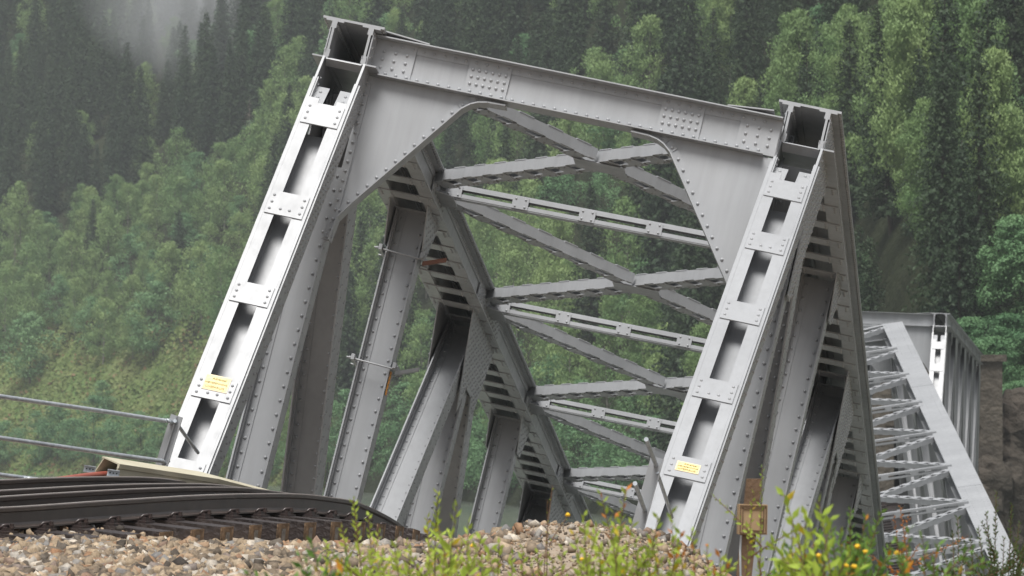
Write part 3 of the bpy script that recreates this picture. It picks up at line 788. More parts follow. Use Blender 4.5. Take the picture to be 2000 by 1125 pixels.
p3, s3 = scatter(1100, (-1.2, 2.6), (28, 37.5), .026, .052, cond=lambda x, y, px: (rng.random(len(x)) < .25+.75*smooth(1150, 1300, px)))
# stones heaped round and between the sleepers
pp = []; sz = []
for i in range(5200):
    s = rng.uniform(0, cum[-1]*.50); p, t = along(s); th = nrm(V(t[0], t[1], 0)); q = V(-th[1], th[0], .1)
    d = rng.uniform(-1.0, 1.9) if rng.random() < .75 else rng.uniform(-1.0, -.45)
    c = p+q*d; top = p[2]-.235+.1*d
    if d < -.2: top -= .10*max(0, -d-.35)/.5
    if s > cum[-1]*.33: top -= .2 if d > -.3 else .34
    pp.append((c[0], c[1], top+rng.uniform(-.05, .035))); sz.append(rng.uniform(.026, .05))
p4, s4 = np.array(pp), np.array(sz)
bl = stones('ballast', np.concatenate([p1, p2, p3, p4]), np.concatenate([s1, s2, s3, s4])); tag(bl, 'loose tan and grey ballast stones along the track and over the sandy mound', 'gravel', kind='stuff')
# ballast bed beneath the stones of the track
mb = MB(); k0 = int(len(path)*.37); A = off(path, -.95, .10)[:k0]; Bq = off(path, 2.3, .10)[:k0]
vs = []; 
for a, b in zip(A, Bq): vs += [a-V(0, 0, .36), a-V(0, 0, .30)+V(-.1, .25, 0), b-V(0, 0, .28), b-V(0, 0, .8)]
mb.add(vs, [(4*i+j, 4*i+j+1, 4*i+j+5, 4*i+j+4) for i in range(k0-1) for j in range(3)]); tag(mb.build('ballast_bed', M['sand']), kind='structure')

# abutment below the near end and piers
def block(name, c, sx, sy, z0, z1, label, cat, m=M['stone']):
    mb = MB(); t = .12
    mb.add([V(x*(sx+(t if z == z0 else 0)*4), y*(sy+(t if z == z0 else 0)*4), z) for z in (z0, z1) for x, y in ((-.5, -.5), (.5, -.5), (.5, .5), (-.5, .5))], [(3, 2, 1, 0), (4, 5, 6, 7), (0, 1, 5, 4), (1, 2, 6, 5), (2, 3, 7, 6), (3, 0, 4, 7)])
    mb.box((-sx/2-.15, -sy/2-.15, z1), (sx/2+.15, sy/2+.15, z1+.3))
    return tag(mb.build(name, m, origin=None), label, cat)
a_ = block('abutment', None, 7.2, 2.2, -9.5, -3.6, 'stone abutment under the near end of the closest span', 'abutment'); a_.location = (-.9, 45.3, 0); a_.rotation_euler = (0, 0, R_(-6))
a_ = block('bridge_pier', None, 8.0, 3.0, -11, -4.9, 'stone pier between the fallen span and the distant upright span', 'pier'); a_.location = (12.6, 157.5, 0); a_.rotation_euler = (0, 0, R_(-7))

# ------------------------------------------------------------------ hillside, river, rock, tunnel
pxs = np.array([-1400, -400, 0, 300, 600, 900, 1200, 1450, 1650, 1800, 2000, 2500, 3400]); Ds = np.array([900, 800, 745, 700, 610, 520, 445, 370, 300, 262, 244, 225, 215.])
def base_d(a): return np.interp(a*F+1000, pxs, Ds)
def hill_z(x, y):
    a = x/y; t = y-base_d(a); g = .42
    z = -10.4+np.where(t < 0, t*.05, g*t+.5*(1-np.exp(-np.maximum(t, 0)/6)))
    z = z+1.4*np.sin(x*.09+1.2)*np.sin(y*.05)*smooth(5, 30, t)+.5*np.sin(x*.31+y*.17)*smooth(5, 30, t)
    # bench of rock the railway runs on at the right
    w = smooth(1640, 1760, a*F+1000)
    z = z+w*5.5*smooth(0, 3, t)*(1-smooth(30, 60, t))
    return z
A_ = np.linspace(-.30, .30, 240); T_ = np.concatenate([np.linspace(-30, 0, 6), np.linspace(.5, 60, 60), np.linspace(62, 560, 90)])
AA, TT = np.meshgrid(A_, T_); YY = base_d(AA)+TT; XX = AA*YY; ZZ = hill_z(XX, YY)
vs = np.stack([XX, YY, ZZ], -1).reshape(-1, 3); nx, ny = len(A_), len(T_); ii = np.arange((ny-1)*(nx-1)); r0 = ii//(nx-1)*nx+ii % (nx-1)
M['hill'] = mat('hillside_grass', (.10, .17, .05), .95, .1, (.07, .14, (.16, .16, .07)), (1.5, 1, .5))
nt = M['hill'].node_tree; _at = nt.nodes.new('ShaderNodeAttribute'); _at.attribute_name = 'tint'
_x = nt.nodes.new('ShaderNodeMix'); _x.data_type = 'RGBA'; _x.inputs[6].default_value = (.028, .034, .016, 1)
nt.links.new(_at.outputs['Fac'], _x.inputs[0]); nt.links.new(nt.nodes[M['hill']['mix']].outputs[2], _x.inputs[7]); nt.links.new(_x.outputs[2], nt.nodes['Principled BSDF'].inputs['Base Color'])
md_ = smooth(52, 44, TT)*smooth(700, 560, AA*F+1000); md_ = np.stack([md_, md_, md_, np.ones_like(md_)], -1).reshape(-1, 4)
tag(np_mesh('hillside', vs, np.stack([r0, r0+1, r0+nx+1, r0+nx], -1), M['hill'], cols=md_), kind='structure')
mb = MB(); mb.add([(-900, 50, -10.2), (900, 50, -10.2), (900, 1100, -10.2), (-900, 1100, -10.2)], [(0, 1, 2, 3)])
M['water'] = mat('river_water', (.10, .12, .10), .12, .6, (.05, .2, (.16, .17, .14)), (2.2, .5, .25))
tag(mb.build('river', M['water']), kind='structure')
mb = MB(); mb.add([(-900, -300, -11), (900, -300, -11), (900, 74, -11), (-900, 74, -11)], [(0, 1, 2, 3)]); mb.build('river_bank', M['sand']); tag(COL.objects[-1], kind='structure')

# tunnel portal wall with arch
YT = 232.0; xc = (1822-1000)*YT/F; zg = -5.0
r = empty('tunnel_portal', (xc, YT, zg), 'brown masonry wall with dark arched tunnel mouth at the end of the distant span', 'tunnel portal')
mb = MB(); wl, wr, top = -3.6, 3.55, (805-706)*YT/F-zg; hw = 2.0; sp = 4.3
arc = [V(hw*math.cos(a), 0, sp+hw*math.sin(a)) for a in np.linspace(0, math.pi, 13)]
half = [V(wr, 0, -3), V(wr, 0, top), V(0, 0, top)]
fl = arc[:7]
for i in range(6): mb.plate([V(0, 0, top) if 0 else fl[i], V(fl[i][0]*1.0, 0, top) if i else V(fl[i][0], 0, top), V(fl[i+1][0], 0, top), fl[i+1]], ey, 2.0)
fl = arc[6:]
for i in range(6): mb.plate([fl[i], V(fl[i][0], 0, top), V(fl[i+1][0], 0, top), fl[i+1]], ey, 2.0)
mb.box((hw, 0, -3), (wr, 2, top)); mb.box((wl, 0, -3), (-hw, 2, top)); mb.box((wl-.2, -.2, top), (wr+.2, 2.2, top+.35))
mb.build('wall', M['stone'], r)
mb = MB()
for i in range(12):
    a, b = arc[i], arc[i+1]; c = V(0, 0, sp); mb.plate([a-V(0, .12, 0), c+(a-c)*1.22-V(0, .12, 0), c+(b-c)*1.22-V(0, .12, 0), b-V(0, .12, 0)], ey, .12)
mb.build('arch_stones', M['stone'], r)
mb = MB(); mb.box((-hw-.2, 7.5, -1), (hw+.2, 7.7, sp+hw+.3)); mb.box((-hw-.2, 2, -1), (-hw, 7.5, sp+hw+.3)); mb.box((hw, 2, -1), (hw+.2, 7.5, sp+hw+.3)); mb.box((-hw-.2, 2, sp+hw), (hw+.2, 7.5, sp+hw+.3)); mb.build('bore', M['dark'], r)

# rock faces right of and around the tunnel
def rock(loc, rx, ry, rz, seed, label, mt='rock'):
    rg = np.random.default_rng(seed); n1, n2 = 40, 26; vs = []
    for j in range(n2):
        for i in range(n1):
            th = 2*math.pi*i/n1; ph = math.pi*j/(n2-1); d = V(math.cos(th)*math.sin(ph), math.sin(th)*math.sin(ph), math.cos(ph))
            k = 1
            for f_, am in ((1.7, .16), (3.9, .09), (8.1, .05)):
                k += am*math.sin(f_*d[0]*2+seed)*math.cos(f_*d[1]*2.3+seed*1.3)*1.3+am*.8*abs(math.sin(f_*(d[2]*2.1+d[0]+seed)))
            q = V(*(np.sign(d)*np.abs(d)**.7))*k; vs.append((q[0]*rx, q[1]*ry, q[2]*rz))
    fs = [(j*n1+i, j*n1+(i+1) % n1, (j+1)*n1+(i+1) % n1, (j+1)*n1+i) for j in range(n2-1) for i in range(n1)]
    mb = MB(); mb.add(vs, fs); o = mb.build('rock_outcrop', M[mt]); o.location = loc; return tag(o, label, 'rock')
rock(at(1985, 935, 236), 2.3, 3.0, 3.4, 1, 'brown rock face at the right edge beside the tunnel wall')
rock(at(1925, 1010, 232), 1.6, 2, 2.6, 5, 'low brown boulder at the foot of the tunnel wall')
rock(at(1690, 900, 246), 3.2, 3.0, 4.6, 3, 'dark rock shoulder left of the tunnel, seen between the struts')

# ------------------------------------------------------------------ trees
def rvec(n): v = rng.normal(size=(n, 3)); return v/np.linalg.norm(v, axis=1)[:, None]
def leaf_quads(c, nr, sz, droop=0.0, asp=1.0):
    """one quad per centre c with normal nr, size sz; droop stretches them downwards"""
    n = len(c); a = np.cross(nr, rvec(n)); a /= np.linalg.norm(a, axis=1)[:, None]
    if droop: a = a*(1-droop)+np.array([0, 0, -1.])*droop; a /= np.linalg.norm(a, axis=1)[:, None]
    b = np.cross(nr, a); b /= (np.linalg.norm(b, axis=1)[:, None]+1e-9)
    s = np.asarray(sz)[:, None]; a = a*s*asp; b = b*s
    v = np.stack([c-a*.5, c+b*.35, c+a*.5, c-b*.35], 1)       # lozenge
    q = np.arange(n*4).reshape(n, 4); return v.reshape(-1, 3), q
def trunk_mb(h, r, lean=0, limbs=0, spread=1.5, z0=.3):
    mb = MB(); pts = [V(lean*(t**2)+.1*math.sin(5*t), .1*math.sin(4*t+1), h*t-(.6 if t == 0 else 0)) for t in np.linspace(0, 1, 7)]
    mb.tube(pts, [r*(1-.93*t)+.01 for t in np.linspace(0, 1, 7)], 7)
    for i in range(limbs):
        t = z0+(.92-z0)*i/limbs; a = i*2.4; b = V(lean*t*t, 0, h*t); L = spread*(1.1-t)
        mb.tube([b, b+V(math.cos(a)*L*.5, math.sin(a)*L*.5, L*.45), b+V(math.cos(a)*L, math.sin(a)*L, L*.75)], [r*.35*(1-t)+.015, r*.2*(1-t)+.01, .008], 5)
    return mb
def spruce_crown(h, R, sz, dens, sparse=0):
    cs = []; ns = []; z = h*.10
    while z < h*.985:
        f = 1-z/h; L0 = R*(f**.72)*(1 if f < .8 else 1-.9*(f-.8))*(.9+.2*rng.random()); nb = int(6+5*f)
        a0 = rng.random()*6.28
        for k in range(nb):
            if rng.random() < .12+sparse: continue
            a = a0+k*6.28/nb+rng.normal()*.15; L = L0*rng.uniform(.75, 1.2)+.2; m = max(2, int(L/.22*dens))
            t = rng.random(m)**.8; rr = L*t
            zz = z-.38*rr+.16*rr*t+rng.normal(size=m)*.07
            c = np.stack([np.cos(a)*rr, np.sin(a)*rr, zz], -1)+rng.normal(size=(m, 3))*.10*np.array([1, 1, .6])
            cs.append(c); nn = np.stack([np.cos(a)*np.ones(m)*.55, np.sin(a)*np.ones(m)*.55, np.ones(m)], -1)+rng.normal(size=(m, 3))*.45; ns.append(nn)
        z += .42*(.7+.5*rng.random())/max(.7, dens**.3)
    c = np.concatenate(cs); n = np.concatenate(ns); n /= np.linalg.norm(n, axis=1)[:, None]
    s = sz*rng.uniform(.6, 1.35, len(c))
    return leaf_quads(c, n, s, .35, 1.5)
def broad_crown(h, R, sz, nclump, per, droop=.3, zlo=.22, shape=.5, asp=1.2):
    cs = []; ns = []
    for k in range(nclump):
        t = rng.random(); z = h*(zlo+(1-zlo)*t); prof_ = (math.sin(math.pi*min(1, (t*.86+.14)))**.6) if shape == 0 else (1-t**2.2)**.55*(.55+.45*min(1, t*3.5))
        a = rng.random()*6.28; rr = R*prof_*(rng.random()**.45)*rng.uniform(.8, 1.12)
        cr = R*rng.uniform(.20, .38)*(.75+.3*prof_); m = int(per*rng.uniform(.6, 1.3))
        d = rvec(m); d[:, 2] = np.abs(d[:, 2])*np.where(rng.random(m) < .72, 1, -1)
        c = np.array([math.cos(a)*rr, math.sin(a)*rr, min(z, h-cr*.6)])+d*cr*np.array([1, 1, .8])*(rng.random((m, 1))**.35)
        if droop > .3: c[:, 2] -= rng.random(m)**2*cr*1.1
        cs.append(c); ns.append(d*.8+rng.normal(size=(m, 3))*.45+np.array([0, 0, .45]))
    c = np.concatenate(cs); n = np.concatenate(ns); n /= np.linalg.norm(n, axis=1)[:, None]
    return leaf_quads(c, n, sz*rng.uniform(.55, 1.35, len(c)), droop, asp)
def tree(name, kind, h, R, fine):
    r = bpy.data.objects.new(name, None); COL.objects.link(r)
    if kind == 'spruce':
        v, q = spruce_crown(h, R, .19 if fine else .34, 3.4 if fine else 1.8); m = M['spruce']; tb = trunk_mb(h, .17); bm_ = M['bark']
    elif kind == 'dead':
        v, q = spruce_crown(h, R, .16, .8, .3); m = M['dead']; tb = trunk_mb(h, .15, limbs=26, spread=1.9, z0=.15); bm_ = M['birchbark']
    elif kind == 'birch':
        v, q = broad_crown(h, R, .13 if fine else .24, 150 if fine else 75, 190 if fine else 85, .55, .16, 1, 1.7); m = M['birch']; tb = trunk_mb(h*.95, .14, .5, 12, 2.2); bm_ = M['birchbark']
    elif kind == 'rowan':
        v, q = broad_crown(h, R, .16, 40, 80, .2, .15, 0, 1.2); m = M['rowan']; tb = trunk_mb(h*.9, .08, .2, 8, 1.4); bm_ = M['bark']
    else:
        v, q = broad_crown(h, R, .15 if fine else .26, 120 if fine else 70, 170 if fine else 85, .15, .10, 0, 1.2); m = M['alder']; tb = trunk_mb(h*.85, .12, .2, 9, 1.8); bm_ = M['bark']
    cr = np_mesh('crown', v, q, m, r); tr = tb.build('trunk', bm_, r)
    return r, [cr, tr]
protos = {}
def P(key, n, *a):
    protos[key] = [tree(key, *[x if not callable(x) else x() for x in a]) for _ in range(n)]
U = lambda a, b: (lambda: rng.uniform(a, b))
P('spruce_tree', 6, 'spruce', U(19, 26), U(3.3, 4.4), False)
P('birch_tree', 6, 'birch', U(13, 17), U(3.6, 4.8), False)
P('broadleaf_tree', 5, 'alder', U(9, 12), U(3.4, 4.6), False)
P('fine_spruce', 3, 'spruce', U(15, 18), U(2.3, 3.0), True)
P('fine_birch', 4, 'birch', U(11, 14), U(2.3, 3.0), True)
P('fine_broad', 3, 'alder', U(6, 8), U(2.2, 2.8), True)
P('dead_spruce', 1, 'dead', 16, 2.2, False)
P('rowan_tree', 1, 'rowan', 4.5, 1.6, True)
usedp = set(); placed = []; counts = {}
NAMES = {'fine_spruce': 'spruce_tree', 'fine_birch': 'birch_tree', 'fine_broad': 'broadleaf_tree'}
KIND = {'spruce_tree': ('dark pointed spruce', 'spruce'), 'birch_tree': ('light green drooping birch', 'birch'), 'broadleaf_tree': ('rounded leafy tree', 'tree'), 'dead_spruce': ('bare grey dead spruce', 'dead tree'), 'rowan_tree': ('reddish brown withered small tree', 'tree')}
def region(px, py):
    col = 'the far left edge' if px < 170 else 'the left third' if px < 480 else 'the left end post' if px < 800 else 'the portal opening' if px < 1130 else 'the crossed braces' if px < 1400 else 'the right end post' if px < 1680 else 'the right edge'
    row = 'on the misty upper slope' if py < 160 else 'high on the slope' if py < 380 else 'halfway up the slope' if py < 620 else 'low on the slope' if py < 830 else 'at the river bank'
    link = 'in' if 'third' in col else 'towards' if 'edge' in col else 'behind'
    return f'{row} {link} {col}'
def plant(key, x, y, s, label=None, rot=None, sz=1.0):
    idx = int(rng.integers(len(protos[key]))); src, parts = protos[key][idx]
    nm = NAMES.get(key, key)
    if (key, idx) not in usedp: r = src; usedp.add((key, idx)); r.name = nm
    else:
        r = bpy.data.objects.new(nm, None); COL.objects.link(r)
        for ch in parts: c = ch.copy(); COL.objects.link(c); c.parent = r
    z = float(hill_z(x, y))-.3
    r.location = (x, y, z); r.rotation_euler = (rng.normal()*.02, rng.normal()*.02, rng.random()*6.28 if rot is None else rot); r.scale = (s, s, s*sz)
    h = 12*s; px = 1000+x/y*F; py = 805-(z+h*.7)/y*F
    k = KIND[nm]
    if label: tag(r, label, k[1], 'trees on the hillside')
    else: rg = region(px, py); tag(r, f'{k[0]} {rg}', k[1], f'{k[1]} trees {rg}')
    placed.append((x, y)); counts[nm] = counts.get(nm, 0)+1
    return r
def px_of(x, y): return 1000+x/y*F
def pt(px, t): a = (px-1000)/F; y = float(base_d(a))+t; return a*y, y
# hand-placed trees that can be told apart
for key, px, t, s, lab in (
    ('birch_tree', 440, 46, 1.0, 'broad pale green birch clump behind the middle of the left end post'),
    ('broadleaf_tree', 300, 44, 1.15, 'rounded blue green tree left of the left end post above the meadow'),
    ('broadleaf_tree', 60, 36, 1.3, 'dense dark bush-like tree at the left edge above the grassy clearing'),
    ('broadleaf_tree', 200, 24, .62, 'small thin pale tree alone on the grassy clearing'),
    ('dead_spruce', 487, 118, .85, 'bare reddish grey dead spruce near the top of the left end post'),
    ('dead_spruce', 25, 70, .9, 'thin dead grey spruce trunk at the far left of the dark stand'),
    ('fine_birch', 1260, 26, .95, 'yellow green birch with pointed top seen through the braces'),
    ('fine_birch', 1460, 58, 1.25, 'tall pale green birch above the right portal corner'),
    ('fine_birch', 1560, 70, 1.3, 'large drooping birch behind the top of the right end post'),
    ('fine_birch', 1800, 52, 1.35, 'tall drooping birch crown near the upper right, lit on its tip'),
    ('fine_birch', 1950, 30, 1.1, 'drooping birch in the upper right corner against dark woods'),
    ('fine_birch', 1905, 58, 1.2, 'slender grey green birch right of the tall lit birch'),
    ('fine_broad', 1690, 22, .9, 'bright green leafy tree just right of the right truss'),
    ('fine_broad', 1900, 12, .75, 'green leafy tree above the tunnel wall at the right'),
    ('fine_broad', 1965, 13, .75, 'leafy shrub-like tree over the rock at the right edge'),
    ('fine_broad', 1925, 5, .62, 'rounded green bush directly behind the top of the tunnel wall'),
    ('fine_broad', 1990, 4, .7, 'leafy tree hanging over the right edge above the brown rock'),
    ('fine_broad', 1950, 9, .8, 'darker leafy tree between the tunnel wall and the right edge'),
    ('rowan_tree', 1730, 12, .62, 'reddish brown withered shrub just above the distant portal'),
):
    x, y = pt(px, t); plant(key, x, y, s, lab)
# bank trees along the water at the left and behind the bridge
for px in list(range(-60, 560, 42))+list(range(600, 1300, 40)):
    x, y = pt(px+rng.uniform(-12, 12), rng.uniform(1, 7)); s = rng.uniform(.75, 1.15) if px < 560 else rng.uniform(.8, 1.1)
    if px > 350: s *= .9
    plant('broadleaf_tree', x, y, s*(.85 if px < 560 else 1))
# the wood
plan = []
tries = 0
while len(placed) < 860 and tries < 60000:
    tries += 1
    px = rng.uniform(-300, 2300); a = (px-1000)/F; D = float(base_d(a)); tmax = (.0935*D+12)/(.42-.0935)+20
    t = rng.uniform(4, tmax)*1.0; y = D+t; x = a*y
    if rng.random() > y/1050: continue
    if px < 560 and t < 44+6*math.sin(px*.02): continue
    if 1680 < px < 1960 and t < 12: continue
    if px > 1640: dm = 3.4
    elif px > 1300: dm = 4.2
    else: dm = 4.7
    if any((x-u)**2+(y-w)**2 < dm*dm for u, w in placed): continue
    placed.append((x, y))
    n_ = math.sin(x*.045+2)*math.sin(y*.021+1)+.35*math.sin(x*.13+y*.09)
    # a light birch belt climbs from the lower left towards the top of the left end post
    if px < 700: ps = .10 if t < 88+.07*px else (.88 if px < 520 else .6)
    elif px < 1300: ps = .26+.45*n_+(.25 if t > 110 else -.1)
    else: ps = .82+.3*n_
    fine = px > 1380
    if rng.random() < ps: key = 'fine_spruce' if fine else 'spruce_tree'; s = rng.uniform(.75, 1.15)
    else: key = ('fine_birch' if fine else 'birch_tree') if rng.random() < .72 else ('fine_broad' if fine else 'broadleaf_tree'); s = rng.uniform(.7, 1.15)
    if px < 1300: s *= .80
    plan.append((key, x, y, s, rng.uniform(.92, 1.12)))
sp = sorted([p for p in plan if 'spruce' in p[0]], key=lambda p: p[2]); rest = [p for p in plan if 'spruce' not in p[0]]
for key, x, y, s, sz in rest+sp[:285]: plant(key, x, y, s, sz=sz)
vs, qs, b = [], [], 0
for key, x, y, s, sz in sp[285:]:
    me = protos['spruce_tree'][int(rng.integers(6))][1][0].data
    v = np.empty(len(me.vertices)*3, np.float32); me.vertices.foreach_get('co', v); v = v.reshape(-1, 3); a = rng.random()*6.28
    v = v*np.array([s, s, s*sz]); v = np.stack([v[:, 0]*math.cos(a)-v[:, 1]*math.sin(a)+x, v[:, 0]*math.sin(a)+v[:, 1]*math.cos(a)+y, v[:, 2]+float(hill_z(x, y))-.3], -1)
    vs.append(v); qs.append(np.arange(len(v)).reshape(-1, 4)+b); b += len(v)
if vs: tag(np_mesh('spruce_wood', np.concatenate(vs), np.concatenate(qs), M['spruce']), 'far dark spruce wood along the top of the misty slope', 'wood', kind='stuff')
print('spruces in the wood', max(0, len(sp)-285))
for key in protos:
    for i, (src, parts) in enumerate(protos[key]):
        if (key, i) not in usedp:
            for c in parts: bpy.data.objects.remove(c)
            bpy.data.objects.remove(src)
# low scrub and tall grass on the clearing
n = 26000; pxr = rng.uniform(-100, 640, n); t = rng.uniform(0, 60, n); a = (pxr-1000)/F; y = base_d(a)+t; x = a*y
c = np.stack([x, y, hill_z(x, y)+rng.random(n)*.5+.25*np.sin(x*1.1)*np.sin(y*.8)], -1); nn = rvec(n)*.7+np.array([0, -.4, .6]); nn /= np.linalg.norm(nn, axis=1)[:, None]
v, q = leaf_quads(c, nn, rng.uniform(.3, .9, n), .2, 1.2)
M['scrub'] = leaf_mat('meadow_scrub', (.13, .21, .06), (.22, .25, .09), .4, .3, .12, (.26, .17, .09))
tag(np_mesh('grass', v, q, M['scrub']), 'tall grass and low scrub on the sloping clearing above the river', 'grass', kind='stuff')

# ------------------------------------------------------------------ foreground shoots and shrubs
def leafy_stem(mbs, lv, base_, tip, nleaf, lsz, bend=.05, up=.6, tipcol=None):
    """stem tube into mbs, leaves appended to lv"""
    b, t_ = V(*base_), V(*tip); L = np.linalg.norm(t_-b); side = rvec(1)[0]*L*bend
    pts = [b+(t_-b)*u+side*math.sin(u*3.14) for u in np.linspace(0, 1, 7)]
    mbs.tube(pts, [.004*(1-.8*u)+.0007 for u in np.linspace(0, 1, 7)], 5, False)
    e = nrm(t_-b)
    for i in range(nleaf):
        u = (i+.6)/nleaf; p = b+(t_-b)*u+side*math.sin(u*3.14); a = i*2.4+rng.random()*.6
        o1 = nrm(np.cross(e, (0, 1, 0))); o2 = np.cross(e, o1); out = o1*math.cos(a)+o2*math.sin(a)
        d = nrm(out*(1-up*.5)+e*(up+.25*u)+rng.normal(size=3)*.12); s = lsz*(1-.45*u)*rng.uniform(.75, 1.2)
        w = nrm(np.cross(d, rng.normal(size=3)*.6+np.cross(d, e))); n_ = np.cross(d, w)
        A0 = p; A1 = p+d*s*.45+w*s*.20+n_*s*.05; A2 = p+d*s; A3 = p+d*s*.45-w*s*.20+n_*s*.05; C = p+d*s*.5-n_*s*.03
        lv.append((A0, A1, C, A3, A2))
def leaf_mesh(name, lv, m, parent, loc):
    vs = []; fs = []
    for i, (A0, A1, C, A3, A2) in enumerate(lv):
        vs += [A0, A1, C, A3, A2]; b = i*5; fs += [(b, b+1, b+2), (b, b+2, b+3), (b+1, b+4, b+2), (b+3, b+2, b+4)]
    o = np_mesh(name, np.array(vs)-V(*loc), np.array(fs), m, parent, tri=True); o.data.polygons.foreach_set('use_smooth', [True]*len(fs)); return o
def shoot_plant(name, label, cat, px, Y, tops, mleaf, lsz, dens, group=None, flowers=0, tipmat=None):
    """tops: list of (px,py) of the stem tips; the plant is rooted on the ground below"""
    bx_ = (px-1000)*Y/F; bz = float(ground_z(np.array(bx_), np.array(Y))) if Y > 16 else -.95
    loc = V(bx_, Y, bz-.03); r = empty(name, tuple(loc), label, cat, group)
    mbs = MB(); lv = []; tips = []
    for (tx, ty) in tops:
        dY = rng.uniform(-.25, .25); tip = V(*at(tx, ty, Y+dY)); b = loc+V(rng.normal()*.04, rng.normal()*.04, 0)
        L = np.linalg.norm(tip-b); leafy_stem(mbs, lv, b, tip, int(L*dens*1.15), lsz*1.4, rng.uniform(.02, .07))
        tips.append(tip)
        for k in range(int(L*6)):
            u = rng.uniform(.12, .66); p = b+(tip-b)*u; q = p+V(rng.normal()*.09, rng.normal()*.09, rng.uniform(.05, .13))*L/.5
            leafy_stem(mbs, lv, p, q, max(5, int(np.linalg.norm(q-p)*dens*1.3)), lsz*1.3)
            if flowers: tips.append(q)
    mbs.v = [(a-loc[0], b-loc[1], c-loc[2]) for a, b, c in mbs.v]
    mbs.build('stem', M['twig'], r)
    if tipmat:
        k = max(8, len(lv)//14); lt = [lv[i] for i in range(len(lv)) if lv[i][0][2] > loc[2]+.75*(max(t_[2] for t_ in tips)-loc[2])][:k*3]
        sel = lt[::5]; ids = set(map(id, sel)); lv = [l for l in lv if id(l) not in ids]
        if sel: leaf_mesh('tip_leaf', sel, tipmat, r, loc)
    leaf_mesh('leaf', lv, mleaf, r, loc)
    if flowers:
        low = [t_ for t_ in tips if t_[2] < loc[2]+.8*(max(q[2] for q in tips)-loc[2])] if flowers > 3 else tips
        for t_ in random.sample(low, min(len(low), flowers)):
            c = t_-loc+V(0, -.14, .01); mb = MB()
            for k in range(8):
                d = nrm(V(rng.normal(), rng.normal(), abs(rng.normal())+.3)); mb.tube([c, c+d*.008, c+d*.014], [.004, .009, .002], 5)
            mb.build('flower', M['flower'], r)
    return r
def shoots(specs):
    for sp in specs: shoot_plant(*sp[:-1], **sp[-1])
WIL = 'willow shoots on the gravel'
